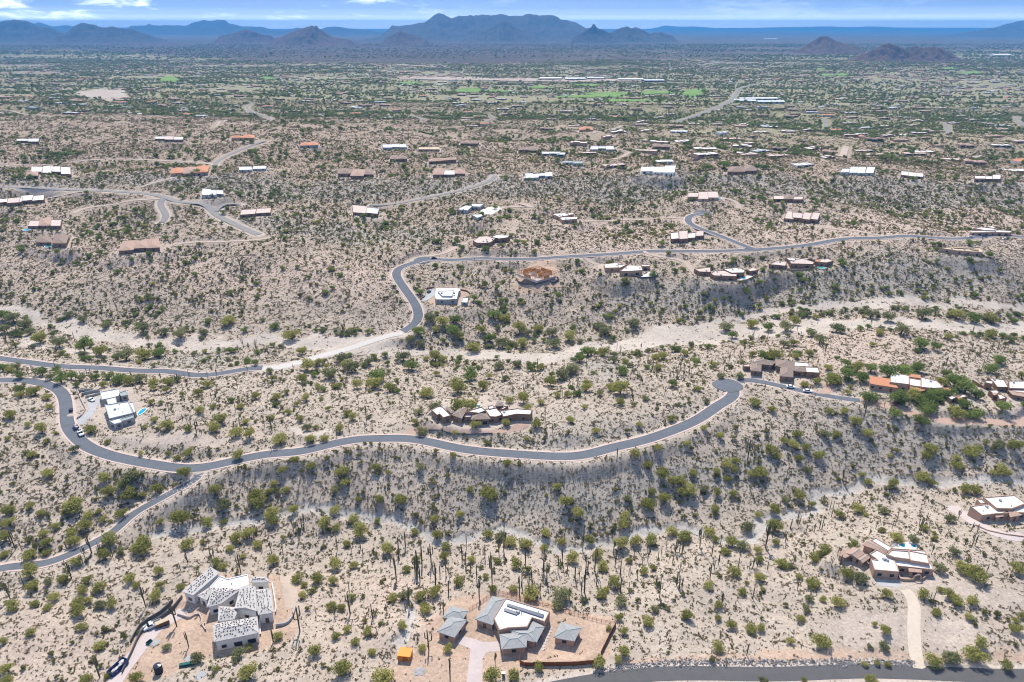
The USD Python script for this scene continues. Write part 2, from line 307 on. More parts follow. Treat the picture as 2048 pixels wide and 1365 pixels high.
DRIVES = {   # lesser ways: photograph points, width, look
 'a': ([(320,398),(250,405),(180,415),(148,428)], 5.0, 'tan_paving'),
 'b': ([(165,384),(130,391),(95,397)], 4.0, 'tan_paving'),
 'c': ([(820,523),(850,514),(885,507),(915,494),(945,485)], 4.5, 'tan_paving'),
 'd': ([(1172,515),(1180,522),(1195,530)], 5.0, 'tan_paving'),
 'e': ([(1290,503),(1330,516),(1360,522),(1378,534),(1390,548)], 4.0, 'tan_paving'),
 'f': ([(1450,398),(1466,404),(1475,418)], 5.0, 'tan_paving'),
 'g': ([(1040,408),(1060,414),(1025,416),(1000,418)], 5.0, 'tan_paving'),
 'h': ([(1150,444),(1220,443),(1300,441),(1370,439)], 3.5, 'tan_paving'),
 'i': ([(280,376),(310,366),(345,357),(380,350)], 4.0, 'tan_paving'),
 'j': ([(1810,1180),(1826,1205),(1828,1240),(1829,1280),(1835,1325),(1840,1338)], 4.2, 'sand_drive'),
 'k': ([(1640,455),(1690,461),(1740,468),(1765,473)], 3.5, 'tan_paving'),
 'l': ([(2048,1072),(1990,1062),(1955,1048),(1925,1030),(1905,1012)], 5.5, 'pale_concrete'),
 'm': ([(215,1400),(245,1345),(268,1312),(290,1282),(315,1255),(345,1235),(368,1222)], 5.2, 'pale_concrete'),
 'n': ([(1720,802),(1745,806),(1775,812),(1805,822),(1840,832),(1880,842),(1920,842),(1960,842),(2000,845),(2060,838)], 6.0, 'pink_paving'),
 'o': ([(1620,787),(1650,785),(1660,775),(1645,768)], 5.0, 'pink_paving'),
 'p': ([(540,476),(480,482),(420,484),(345,490)], 4.0, 'tan_paving'),
 'q': ([(432,255),(437,248),(452,241)], 5.0, 'tan_paving'), 'r': ([(1185,268),(1215,262),(1245,252)], 5.0, 'tan_paving'),
 's': ([(1685,315),(1688,305),(1692,294)], 9.0, 'tan_paving'), 't': ([(-20,222),(30,225),(60,231),(95,233)], 5.0, 'tan_paving'),
 'u': ([(1230,320),(1250,312),(1246,302),(1225,300)], 4.0, 'tan_paving'), 'v': ([(2035,235),(2040,245),(2055,256)], 9.0, 'old_asphalt'),
 'w': ([(1650,255),(1652,247),(1650,238)], 8.0, 'old_asphalt'), 'x': ([(1895,268),(1895,256),(1885,246)], 8.0, 'old_asphalt'),
 'y': ([(970,246),(985,238),(980,232)], 6.0, 'old_asphalt'), 'z': ([(845,242),(835,236),(820,232)], 6.0, 'old_asphalt'),
}
LINES = {}
LOCK = np.zeros_like(GX)
def level_line(w, width, extra=2.5, soft=9.0, sig=25.0, anchor=False):
    """flattens the land along a way and gives the way its height"""
    raw = ground(w[:, 0], w[:, 1]); st = np.linalg.norm(w[1] - w[0])
    z = gaussian_filter1d(raw, sig / st, mode='nearest')
    if anchor:                                        # meet the way it joins at the same height
        s = np.arange(len(w)) * st; z = z + (raw[0] - z[0]) * np.exp(-(s / 14) ** 2) + (raw[-1] - z[-1]) * np.exp(-((s[-1] - s) / 14) ** 2)
    m = (GY > w[:, 1].min() - 40) & (GY < w[:, 1].max() + 40) & (GX > w[:, 0].min() - 40) & (GX < w[:, 0].max() + 40)
    if m.any():
        dd, k = cKDTree(w).query(np.column_stack([GX[m], GY[m]]), distance_upper_bound=width / 2 + extra + soft)
        ok = np.isfinite(dd); t = np.clip((dd - width / 2 - extra) / soft, 0, 1); t = t * t * (3 - 2 * t)
        lk = LOCK[m]; t[ok] = 1 - (1 - t[ok]) * (1 - lk[ok])
        g = GZ[m]; g[ok] = z[k[ok]] * (1 - t[ok]) + g[ok] * t[ok]; GZ[m] = g
        lk[ok] = np.maximum(lk[ok], np.clip((width / 2 + 2.0 - dd[ok]) / 2.0, 0, 1)); LOCK[m] = lk
    return z
for name, (pp, width) in ROADS.items():
    p = np.array(pp, float); far = p[:, 1].mean() < 300
    w = smooth_line(at(p[:, 0], p[:, 1])[:, :2], 1.5 if not far else 8.0)
    LINES[name] = (w, level_line(w, width, soft=8.0 if not far else 30.0, sig=22.0 if not far else 80.0, anchor=name in ('side', 'upper_end', 'crossing', 'spur', 'west_fork', 'tan_drive_a')), width)
DLINES = {}
for name, (pp, width, look) in DRIVES.items():
    p = np.array(pp, float)
    w = smooth_line(at(p[:, 0], p[:, 1])[:, :2], 1.5)
    DLINES[name] = (w, level_line(w, width, 0.8, 4.0, 8.0, True), width, look)

# building pads and yards: photograph polygon, soil ('' keeps the desert's), clear of plants
PADS = {
 'site': ([(372,1185),(395,1160),(560,1150),(600,1165),(598,1225),(580,1285),(470,1300),(410,1310),(350,1345),(260,1375),(225,1375),(255,1290),(300,1245)], 'clay', 0.10),
 'grey_house_yard': ([(860,1242),(905,1200),(985,1182),(1100,1205),(1235,1243),(1205,1330),(1040,1345),(900,1375),(770,1375),(790,1330),(845,1290)], 'clay', 0.08),
 'right_yard': ([(1735,1160),(1760,1150),(1790,1165),(1880,1150),(1925,1160),(2060,1195),(2060,1215),(1870,1205),(1830,1190),(1770,1180)], 'dirt', 0.05),
 'right_lot': ([(1690,1225),(1800,1215),(1815,1300),(1620,1290)], 'dirt', 0.10),
 'right_lot_b': ([(1845,1225),(1935,1235),(1985,1290),(1880,1320),(1845,1290)], 'dirt', 0.10),
 'roadside': ([(1240,1318),(1500,1308),(1700,1300),(1830,1310),(2060,1300),(2060,1318),(1500,1322),(1250,1335)], 'clay', 0.06),
 'terrace_field': ([(215,872),(300,870),(420,872),(470,880),(430,893),(320,895),(240,888)], 'dirt', 0.15),
 'white_house_yard': ([(150,800),(190,775),(270,775),(295,830),(280,850),(215,855),(165,840)], 'dirt', 0.12),
 'centre_yard': ([(845,855),(870,800),(1075,800),(1070,860),(960,875)], 'dirt', 0.35),
 'frame_site': ([(1025,580),(1040,545),(1095,520),(1115,520),(1125,572),(1070,585)], 'clay', 0.1),
 'box_house_yard': ([(845,595),(860,572),(930,570),(945,600),(925,612),(865,618)], 'clay', 0.1),
 'tank_yard': ([(195,195),(240,178),(258,195),(215,205)], 'dirt', 0.15), 'plain_lot': ([(145,185),(200,178),(250,180),(250,195),(180,200)], 'dirt', 0.15),
 'villa_yard': ([(1730,800),(1880,815),(1980,800),(2060,800),(2060,850),(1900,850)], 'dirt', 0.5),
}
SAND = [
 [(-60,590),(0,600),(60,622),(130,642),(220,657),(320,674),(420,677),(560,674),(690,670),(760,668),(800,668),(790,690),(700,702),(620,703),(560,692),(480,692),(420,702),(300,692),(200,682),(100,660),(0,628),(-60,615)],
 [(40,676),(130,693),(230,712),(200,720),(110,708),(20,688)],
 [(735,700),(850,696),(950,701),(1060,701),(1125,706),(1150,690),(1250,668),(1380,651),(1500,651),(1640,641),(1760,640),(1900,642),(2110,640),(2110,664),(1900,664),(1750,656),(1640,666),(1500,679),(1350,691),(1260,696),(1190,706),(1130,726),(1050,723),(950,721),(850,712),(740,708)],
 [(1340,656),(1450,635),(1560,616),(1660,602),(1760,598),(1900,603),(2110,606),(2110,620),(1900,618),(1760,612),(1660,622),(1560,632),(1450,648)],
 [(560,850),(700,868),(640,872),(560,862)],
]
WASH = [(300,1068),(350,1060),(420,1052),(500,1040),(580,1022),(650,1018),(720,1030),(800,1043),(850,1070),(900,1085),(953,1069),(1005,1060),(1056,1076),(1107,1096),(1175,1093),(1227,1086),(1278,1066),(1330,1057),(1390,1062),(1450,1080),(1500,1078),(1519,1052),(1560,1033),(1600,1028),(1632,1015),(1625,992),(1650,985),(1707,979),(1741,958),(1792,962),(1895,965),(1963,957),(2080,960)]
WASH2 = [(800,1290),(815,1265),(818,1240),(812,1215)]
GREY = [[(1200,640),(1235,590),(1330,574),(1420,580),(1500,576),(1640,545),(1760,508),(1850,515),(2100,545),(2100,600),(1700,615),(1400,640)],
        [(265,728),(350,705),(430,693),(475,700),(445,737),(300,737)], [(820,882),(1000,872),(1300,850),(1420,790),(1445,805),(1300,882),(1100,904),(950,895)],
        [(900,945),(1300,930),(1700,850),(2100,880),(2100,955),(1700,975),(1300,1050),(950,1055)], [(1150,720),(1200,705),(1250,715),(1250,760),(1180,770)],
        [(0,350),(800,355),(1500,348),(2100,365),(2100,420),(1500,395),(800,395),(0,372)], [(430,430),(650,440),(900,460),(850,490),(560,470)]]
PINK = [[(880,470),(1300,450),(1500,520),(1200,512),(880,515)], [(0,480),(400,500),(800,510),(780,600),(300,560),(0,540)], [(1500,430),(2048,430),(2048,500),(1500,500)], [(1480,700),(1850,650),(1850,730),(1650,740)],
        [(620,1180),(820,1190),(860,1365),(600,1365)], [(0,1250),(260,1250),(220,1365),(0,1365)]]
GREEN = [[(0,100),(700,115),(1000,130),(1350,120),(2200,95),(2200,260),(1500,270),(900,235),(300,225),(0,210)]]
BARE = [[(150,96),(900,100),(1150,108),(1000,128),(560,126),(330,112)], [(-100,78),(1350,82),(1350,96),(700,99),(-100,98)]]
def world_poly(pp):
    q = at(*np.array(pp, float).T); return Polygon(q[:, :2]).buffer(0), q
def inside(poly, soft, jitter=0.0, seed=1):
    """1 inside, 0 outside, with a ragged edge"""
    x0, y0, x1, y1 = poly.bounds; e = soft * 2 + jitter * 2
    m = (GX > x0 - e) & (GX < x1 + e) & (GY > y0 - e) & (GY < y1 + e); w = np.zeros_like(GX)
    if m.any():
        p = np.column_stack([GX[m], GY[m], 0 * GX[m]])
        if jitter:
            s = jitter * 2.5; p = p + np.column_stack([(meshkit.fbm(p / s, 3, seed) - .5), (meshkit.fbm(p / s, 3, seed + 7) - .5), 0 * p[:, 0]]) * jitter * 3
        pts = shapely.points(p[:, 0], p[:, 1]); d = shapely.distance(pts, poly.exterior if poly.geom_type == 'Polygon' else poly.boundary)
        d = np.where(shapely.contains_xy(poly, p[:, 0], p[:, 1]), d, -d); w[m] = np.clip(d / soft * .5 + .5, 0, 1)
    return w
ZONE = {k: np.zeros_like(GX) for k in ('sand', 'grey', 'pink', 'green', 'bare', 'clay', 'dirt', 'gravel', 'edge')}
VEG = np.ones_like(GX)
for pp in SAND: ZONE['sand'] = np.maximum(ZONE['sand'], inside(world_poly(pp)[0].buffer(-.5), 1.4, 7.0))
for pp, wd in ((WASH, 3.6), (WASH2, 3.0)):
    ln = LineString(smooth_line(at(*np.array(pp, float).T)[:, :2], 2.0)).buffer(wd / 2 * 1.3)
    w = inside(ln, 0.8, 1.6, 4); ZONE['gravel'] = np.maximum(ZONE['gravel'], w); GZ -= w * 0.8
for k, L, s, j in (('grey', GREY, 10, 14), ('pink', PINK, 14, 20), ('green', GREEN, 300, 200), ('bare', BARE, 120, 150)):
    for pp in L: ZONE[k] = np.maximum(ZONE[k], inside(world_poly(pp)[0], s, j, 11))
PADW = {}
for name, (pp, soil, veg) in PADS.items():
    poly, q = world_poly(pp); PADW[name] = poly
    w = inside(poly, 1.5, 2.2, 21); ZONE[soil] = np.maximum(ZONE[soil], w); VEG *= 1 - w * (1 - veg)
for key, (w, z, width) in LINES.items():
    m = np.abs(GY - w[:, 1].mean()) < np.ptp(w[:, 1]) / 2 + 60
    dd, _ = cKDTree(w).query(np.column_stack([GX[m], GY[m]]), distance_upper_bound=width / 2 + 14)
    e = ZONE['edge'][m]; ZONE['edge'][m] = np.maximum(e, np.clip((width / 2 + 2.2 - dd) / .8, 0, 1))
    gap = 0.9 + np.clip((GY[m] - 350) / 130, 0, 6.0); v = VEG[m]; VEG[m] = v * np.clip((dd - width / 2 - gap) / 1.0, 0, 1)
for key, (w, z, width, _l) in DLINES.items():
    m = np.abs(GY - w[:, 1].mean()) < np.ptp(w[:, 1]) / 2 + 30
    dd, _ = cKDTree(w).query(np.column_stack([GX[m], GY[m]]), distance_upper_bound=width / 2 + 12)
    gap = 0.3 + np.clip((GY[m] - 350) / 130, 0, 5.0); v = VEG[m]; VEG[m] = v * np.clip((dd - width / 2 - gap) / 0.8, 0, 1)

CLEAR = [[(926,1272),(964,1284),(999,1283),(1000,1303),(974,1304.5),(966,1316),(965,1345),(964,1380),(932,1380),(936,1341),(941,1298),(914,1287)],
 [(806,870),(818,858),(845,853),(905,858.5),(967,862),(1018,858),(1037,845),(1056,846),(1058,853),(1037,862),(999,867.5),(942,869),(900,868),(857,862),(838,862),(826,872)],
 [(154,842),(178,821),(174,803),(179,797),(199,794),(200,803),(194,814),(184,832),(172,845),(160,851)],
 [(1750,1159),(1801,1165),(1803,1176),(1758,1172)],
 [(1894,1016),(1940,1022),(1965,1046),(1950,1052),(1925,1036),(1900,1024)],
 [(1784,1088),(1800,1084),(1832,1086),(1836,1096),(1826,1101),(1790,1098)],
 [(1586,768),(1605,755),(1622,757),(1615,767),(1602,774)],
 [(1280,556),(1296,546),(1312,545),(1314,551),(1300,556)],
 [(1478,562),(1486,554),(1500,552),(1508,552),(1497,562)],
 [(1195,530),(1212,529),(1212,541),(1196,543)],
 [(960,422),(978,415),(998,414),(1005,419),(985,430),(965,430)],
 [(852,582),(868,577),(872,590),(858,600),(842,604)],
 [(914,606),(925,594),(942,596),(938,612),(918,612)],
 [(558,1152),(592,1150),(598,1216),(572,1216),(566,1190)]]
for cx, cy, w, h in [(340,160,44,11),(533,157,40,5),(938,182,56,10),(830,167,60,5),(1000,183,50,4),(1158,194,70,6),(1217,190,110,8),(1258,202,110,5),(1309,186,70,8),(1385,187,46,17),(1175,171,60,4),(1654,151,26,6),(1683,150,34,5),(1642,139,24,4),(1898,138,30,4),(1940,147,60,5),(1080,176,50,4)]:
    CLEAR.append([(cx + math.cos(a) * w * .42, cy + math.sin(a) * h * .5 + .4) for a in np.linspace(0, 6.283, 18)[:-1]])

# ------------------------------------------------------------------ houses: footprints first, so that the land is level under them
# Each house: name, label, wall look, then blocks (kind, height, roof look, outline). A house's outline is read from an enlarged
# piece of the photograph: (x0, y0, scale).
HOUSES = []
def house(key, label, z, wall, blocks, name='house', **kw):
    x0, y0, s = z; out = []
    for b in blocks:
        kind, h, roof, pts = b[:4]; out.append((kind, h, roof, np.array(pts, float) / s + [x0, y0], b[4] if len(b) > 4 else wall))
    HOUSES.append(dict(key=key, label=label, name=name, wall=wall, blocks=out, **kw))
house('grey_tile', 'large house with grey tiled hip roofs round a flat white roof at the bottom', (860, 1180, 8.192), 'pink_stucco', [
    ('hip', 3.1, 'slate_tile', [(738,492),(1030,585),(1225,160),(1020,108)]),
    ('flat', 4.5, 'white_roof', [(1240,128),(1965,348),(1880,520),(1672,455),(1595,605),(1290,620),(1125,662),(1130,640),(1040,458)]),
    ('hip', 3.1, 'slate_tile', [(1168,985),(1582,948),(1600,700),(1135,735)]),
    ('hip', 3.0, 'slate_tile', [(1540,745),(1750,862),(1880,618),(1682,488)]),
    ('hip', 3.05, 'slate_tile', [(1400,800),(1745,868),(1700,650),(1300,660)])], near=2)
house('guest', 'grey tiled guest house with two hip roofs beside the concrete forecourt', (860, 1180, 8.192), 'pink_stucco', [
    ('hip', 2.9, 'slate_tile', [(115,692),(402,792),(612,502),(330,420)]), ('hip', 2.95, 'slate_tile', [(190,470),(552,478),(628,352),(345,262)])], near=2)
house('casita', 'small detached casita with a single grey tiled hip roof inside the rust wall', (1060, 1200, 8.275), 'pink_stucco', [
    ('hip', 2.9, 'slate_tile', [(385,632),(735,697),(855,470),(510,372)])], near=2)
house('site_house', 'house under construction with tile stacks on its felted roofs', (340, 1120, 7.186), 'white_stucco', [
    ('mono', 4.6, 'roof_felt', [(170,465),(335,517),(722,212),(590,133)]),
    ('flat', 4.4, 'white_roof', [(560,398),(720,226),(830,270),(1115,205),(1140,350),(1060,402),(800,430)]),
    ('hip', 4.5, 'roof_felt', [(528,692),(730,640),(1040,420),(612,396)]),
    ('hip', 4.0, 'roof_felt', [(385,522),(530,590),(630,410),(590,382)]),
    ('gable', 5.2, 'roof_felt', [(925,705),(1250,745),(1230,395),(1010,400)]),
    ('hip', 4.6, 'roof_felt', [(1268,802),(1492,762),(1452,414),(1200,440)]),
    ('hip', 4.3, 'roof_felt', [(688,892),(925,862),(1000,690),(700,672)]),
    ('hip', 4.7, 'roof_felt', [(635,1190),(1280,1055),(1258,820),(615,930)]),
    ('hip', 4.6, 'roof_felt', [(1155,335),(1440,330),(1390,250),(1150,252)])], near=2, site=True)
house('white_right', 'sprawling tan house with white roofs and pink tiled wings at the right', (1660, 1060, 7.877), 'pink_stucco', [
    ('flat', 3.3, 'white_roof', [(890,370),(960,285),(1500,322),(1640,628),(1060,565)]),
    ('flat', 3.7, 'white_roof', [(640,452),(700,628),(1092,662),(1060,560),(1020,480),(880,385),(735,305),(618,378),(750,470)]),
    ('flat', 4.7, 'white_roof', [(890,382),(965,312),(1240,330),(1262,465),(1020,432)]),
    ('flat', 4.5, 'white_roof', [(1240,322),(1530,382),(1572,532),(1355,495),(1262,482)]),
    ('flat', 3.4, 'white_roof', [(640,162),(715,120),(985,275),(925,335)]),
    ('gable', 3.0, 'pink_tile', [(505,245),(880,382),(925,345),(630,168)]),
    ('gable', 2.7, 'pink_tile', [(240,372),(430,462),(548,380),(362,274)]), ('gable', 2.5, 'pink_tile', [(428,462),(515,532),(640,440),(548,384)]),
    ('mono', 2.5, 'pink_tile', [(115,402),(240,450),(310,420),(215,312)]), ('mono', 2.6, 'pink_tile', [(1240,665),(1450,682),(1437,630),(1232,610)])], near=2)
house('edge_right', 'tan house with cream flat roofs cut by the right edge', (1880, 970, 11.375), 'pink_stucco', [
    ('flat', 3.6, 'cream_roof', [(690,480),(960,692),(1290,652),(1580,642),(1300,560),(1100,430)]),
    ('flat', 4.6, 'cream_roof', [(985,280),(1690,228),(1960,420),(1640,540),(1290,530)]),
    ('flat', 3.0, 'cream_roof', [(835,332),(1010,318),(1100,412),(930,425)]),
    ('flat', 3.4, 'cream_roof', [(1650,545),(1960,450),(2050,640),(1720,625)]), ('mono', 3.0, 'pink_tile', [(1590,745),(1870,700),(1660,590),(1520,565)]),
    ('mono', 2.6, 'pink_tile', [(1270,752),(1450,730),(1430,700),(1250,708)])], near=2)
house('modern', 'modern white and grey house with stepped flat roofs beside the left bend', (130, 760, 9.75), 'grey_stucco', [
    ('flat', 3.5, 'white_roof', [(685,237),(1050,166),(1078,235),(1045,312),(712,388)]),
    ('flat', 3.2, 'sage_roof', [(1050,250),(1195,200),(1222,292),(1090,318)]),
    ('flat', 4.2, 'white_roof', [(800,375),(985,328),(1020,452),(840,485)]),
    ('flat', 4.1, 'grey_roof', [(860,757),(1330,645),(1240,420),(770,482)]),
    ('flat', 3.2, 'white_roof', [(860,802),(1080,737),(1117,822),(962,862)]),
    ('flat', 3.3, 'sage_roof', [(1085,752),(1330,682),(1352,732),(1117,802)]),
    ('flat', 3.0, 'white_roof', [(1245,442),(1330,432),(1385,620),(1340,642)])], near=2)
house('centre', 'long tan house with white flat roofs and brown tiled roofs above the ridge road', (840, 790, 7.877), 'brown_stucco', [
    ('flat', 3.8, 'white_roof', [(175,232),(280,180),(350,186),(490,322),(365,357),(310,302),(265,316)]),
    ('hip', 3.4, 'brown_tile', [(495,322),(660,380),(765,200),(600,232)]),
    ('hip', 3.1, 'brown_tile', [(400,220),(490,300),(540,280),(430,175)]),
    ('flat', 5.0, 'white_roof', [(720,262),(970,190),(1040,246),(930,286)]),
    ('hip', 3.3, 'brown_tile', [(800,398),(1112,388),(1035,262),(830,287)]),
    ('flat', 3.4, 'white_roof', [(700,346),(800,352),(828,292),(738,288)]),
    ('flat', 3.7, 'white_roof', [(1020,226),(1200,206),(1312,312),(1200,346),(1100,342)]),
    ('flat', 3.9, 'white_roof', [(1255,252),(1530,215),(1772,236),(1740,312),(1520,302),(1312,346)]),
    ('hip', 3.6, 'brown_tile', [(1170,190),(1330,180),(1300,120),(1215,112)]),
    ('flat', 3.8, 'white_roof', [(1070,182),(1142,166),(1177,206),(1090,231)]), ('flat', 3.5, 'white_roof', [(1245,238),(1330,182),(1392,176),(1312,227)])], near=2)
house('brown_roof', 'long house with pinkish brown hip roofs and two white roofs by the turning circle', (1470, 700, 10.24), 'brown_stucco', [
    ('hip', 3.0, 'brown_tile', [(315,432),(535,455),(545,300),(325,262)], ), ('hip', 3.2, 'brown_tile', [(320,275),(760,328),(860,240),(500,192)]),
    ('hip', 3.5, 'brown_tile', [(830,330),(1205,440),(1225,245),(820,195)]), ('hip', 3.2, 'brown_tile', [(905,545),(1192,570),(1195,380),(930,335)]),
    ('hip', 3.0, 'brown_tile', [(1190,440),(1462,464),(1430,345),(1180,325)]),
    ('flat', 3.6, 'white_roof', [(1205,240),(1512,266),(1522,347),(1190,327)]), ('flat', 3.5, 'cream_roof', [(1430,347),(1700,356),(1742,472),(1460,457)]),
    ('flat', 2.8, 'pinkish_roof', [(165,302),(300,280),(312,346),(180,342)])], near=2)
house('orange_roof', 'house with orange tiled wings round large white flat roofs', (1700, 730, 8.533), 'pink_stucco', [
    ('mono', 3.0, 'terracotta_tile', [(330,330),(440,352),(825,402),(700,265),(330,220)]), ('flat', 4.6, 'white_roof', [(705,132),(1012,176),(1012,332),(680,292)]),
    ('flat', 4.2, 'white_roof', [(1012,222),(1212,256),(1212,372),(1020,346)]), ('flat', 4.4, 'white_roof', [(1212,210),(1480,270),(1602,387),(1410,397),(1212,377)]),
    ('mono', 3.0, 'terracotta_tile', [(1060,432),(1190,455),(1282,445),(1270,402),(970,352)]), ('mono', 2.9, 'terracotta_tile', [(1600,472),(1732,466),(1720,405),(1560,410)]),
    ('mono', 4.4, 'terracotta_tile', [(1010,215),(1210,235),(1200,187),(1015,166)]), ('flat', 3.0, 'white_roof', [(1405,405),(1540,405),(1545,460),(1420,450)])], near=2)
house('edge_adobe', 'adobe house with a square tower and cream roofs at the right edge', (1880, 730, 10.5), 'brown_stucco', [
    ('flat', 3.6, 'cream_roof', [(1000,262),(1350,310),(1440,470),(1200,462),(1110,342)]), ('flat', 5.0, 'cream_roof', [(950,322),(1115,332),(1105,402),(960,372)]),
    ('flat', 4.4, 'cream_roof', [(1440,335),(1800,335),(1830,500),(1450,492)]), ('flat', 3.6, 'cream_roof', [(1450,500),(1800,520),(1800,600),(1590,580)]),
    ('mono', 3.0, 'pink_tile', [(1515,640),(1830,690),(1830,600),(1420,560)])], near=2)
house('gate_hut', 'small adobe hut with parapets and a tiny orange roof among the trees', (1880, 730, 10.5), 'brown_stucco', [
    ('flat', 3.0, 'cream_roof', [(165,670),(260,640),(350,680),(240,730)]), ('flat', 3.0, 'cream_roof', [(340,685),(480,612),(592,655),(450,690)]), ('mono', 2.7, 'terracotta_tile', [(385,750),(460,730),(430,680),(365,690)])], near=1, name='outbuilding')
house('adobe_garage', 'narrow adobe outbuilding with parapet roofs in front of the edge house', (1880, 730, 10.5), 'brown_stucco', [
    ('flat', 3.2, 'cream_roof', [(1030,532),(1190,520),(1260,585),(1120,600)]), ('flat', 3.2, 'cream_roof', [(1200,600),(1290,620),(1412,690),(1250,725)]), ('mono', 3.3, 'pink_tile', [(1085,620),(1150,650),(1210,620),(1150,590)])], near=1, name='outbuilding')
house('box', 'white flat roofed block house below the bend of the bench road', (830, 520, 12.05), 'grey_stucco', [
    ('flat', 3.7, 'white_roof', [(490,745),(500,672),(960,668),(1098,682),(1085,740),(1052,765),(1012,942),(790,955),(500,952),(478,885)]),
    ('flat', 4.7, 'white_roof', [(545,760),(940,735),(900,870),(650,865)]), ('flat', 3.0, 'white_roof', [(785,935),(855,935),(855,972),(785,972)])], near=1)
house('box_pavilion', 'small white pavilion on the terrace of the white block house', (830, 520, 12.05), 'grey_stucco', [('flat', 2.8, 'grey_roof', [(1150,905),(1290,905),(1265,1030),(1112,1022)])], near=1, name='outbuilding')
house('terrace', 'cream house of joined flat roofs with a pool terrace on the bench', (1020, 500, 6.606), 'pink_stucco', [
    ('flat', 3.6, 'cream_roof', [(1240,188),(1420,165),(1440,232),(1258,238)]), ('flat', 3.6, 'cream_roof', [(1400,200),(1560,186),(1450,238)]),
    ('flat', 4.2, 'cream_roof', [(1450,282),(1560,200),(1728,206),(1752,267),(1620,277)]), ('flat', 3.5, 'cream_roof', [(1728,192),(1855,195),(1842,216),(1745,217)])], near=1)
house('tan_pool', 'low tan house with clustered roofs and a blue pool on the bench edge', (1360, 480, 6.4), 'brown_stucco', [
    ('flat', 3.4, 'pinkish_roof', [(180,372),(390,347),(392,412),(250,407)]), ('flat', 3.6, 'pinkish_roof', [(390,432),(450,392),(640,390),(732,442),(720,467),(440,457)]),
    ('flat', 4.2, 'cream_roof', [(550,372),(750,352),(832,392),(820,417),(660,422)]), ('flat', 3.4, 'pinkish_roof', [(850,382),(940,342),(1002,386),(900,402)])], near=1)
house('tan_green_pool', 'pinkish house of stepped roofs with an oval green pool on the bench edge', (1360, 480, 6.4), 'brown_stucco', [
    ('flat', 3.4, 'pinkish_roof', [(1140,312),(1240,265),(1370,276),(1350,332)]), ('flat', 3.8, 'pinkish_roof', [(1400,272),(1560,236),(1722,282),(1702,312),(1420,302)]),
    ('flat', 3.4, 'cream_roof', [(1350,230),(1700,235),(1560,265),(1400,262)]), ('flat', 3.6, 'pinkish_roof', [(1700,250),(1900,240),(1965,270),(1880,290),(1760,285)]), ('hip', 3.4, 'terracotta_tile', [(1730,280),(1790,285),(1800,262),(1740,255)])], near=1)
house('tan_long', 'long tan house with a rounded end above the grey cliff at the right', (1860, 430, 10.9), 'tan_stucco', [
    ('flat', 3.6, 'tan_roof', [(210,722),(550,690),(1095,720),(1162,770),(1140,817),(560,772)]), ('flat', 4.2, 'tan_roof', [(885,745),(1062,780),(1060,750),(900,730)]), ('flat', 4.0, 'tan_roof', [(505,692),(900,708),(880,735),(520,720)])], near=1)
house('white_long', 'long white roofed house behind the parked cars at the right edge', (1860, 430, 10.9), 'pink_stucco', [
    ('flat', 3.4, 'white_roof', [(870,352),(1200,342),(1500,332),(1790,347),(1750,382),(1450,377),(880,382)]), ('flat', 4.2, 'white_roof', [(960,287),(1120,268),(1400,300),(1420,337),(1200,332)]), ('flat', 4.0, 'white_roof', [(1210,258),(1340,240),(1440,268),(1380,285)])], near=1)
house('round_front', 'round fronted dark walled house wrapped in green trees above the bend', (900, 380, 7.314), 'brown_stucco', [
    ('flat', 3.8, 'pinkish_roof', [(335,742),(430,680),(540,672),(665,712),(600,765),(500,780),(390,775)]), ('flat', 4.2, 'cream_roof', [(600,690),(680,655),(880,665),(840,695),(720,712)])], near=1)
house('white_block', 'white block shaped house on a pale bank in the middle', (900, 380, 7.314), 'pink_stucco', [
    ('flat', 3.8, 'white_roof', [(1490,350),(1680,336),(1750,368),(1600,395)]), ('flat', 3.6, 'white_roof', [(1605,412),(1640,398),(1862,395),(1860,425),(1640,440)]), ('flat', 3.4, 'white_roof', [(1720,340),(1800,328),(1812,355),(1740,365)])], near=1)
house('white_court', 'white house with a paved white court and red chimney in the middle', (900, 380, 7.314), 'grey_stucco', [
    ('flat', 3.6, 'white_roof', [(105,285),(230,225),(330,235),(260,300)]), ('flat', 3.8, 'white_roof', [(310,205),(500,200),(440,245),(330,240)]), ('flat', 3.2, 'white_roof', [(310,360),(460,355),(480,380),(400,410)])], near=1)
def simple(key, label, px, py, w, roof, wall, n=3, d=0.32, h=2.9, tilt=0.0, seed=0):
    """a farther house: a row of n overlapping blocks, w photograph points wide around a point"""
    r = random.Random(seed + int(px * 7 + py)); bl = []; x = -w / 2
    for k in range(n):
        bw = w / n * r.uniform(.95, 1.25); dd = w * d * r.uniform(.5, 1.0) * .52; oy = r.uniform(-.25, .25) * w * .10
        x0 = -w / 2 + k * w / n; x1 = min(x0 + bw, w / 2); sk = r.uniform(-.10, .25) * dd * 2
        rf = roof if isinstance(roof, str) else roof[k % len(roof)]
        pts = [(x0, oy + dd / 2 + tilt * x0), (x1, oy + dd / 2 + tilt * x1), (x1 + sk, oy - dd / 2 + tilt * x1), (x0 + sk, oy - dd / 2 + tilt * x0)]
        bl.append(('hip' if 'tile' in rf else 'flat', h + r.choice((0, .4, .9)), rf, pts))
    house(key, label, (px, py, 1.0), wall, bl, near=0)
T = 'terracotta_tile'; Wt = 'white_roof'; Cr = 'cream_roof'; Pk = 'pinkish_roof'; Br = 'brown_tile'
simple('h_slope_bank', 'tan roofed house with stepped flat roofs under the turning circle spur', 1375, 470, 66, [Cr, Pk], 'brown_stucco', 4, .5, tilt=-.08)
simple('h_right_mid', 'pinkish flat roofed house right of the small turning circle', 1602, 431, 68, Pk, 'brown_stucco', 4, .45, tilt=.10)
simple('h_pink_ridge', 'pinkish house above the small turning circle with a pool corner', 1406, 390, 62, Pk, 'pink_stucco', 3, .5)
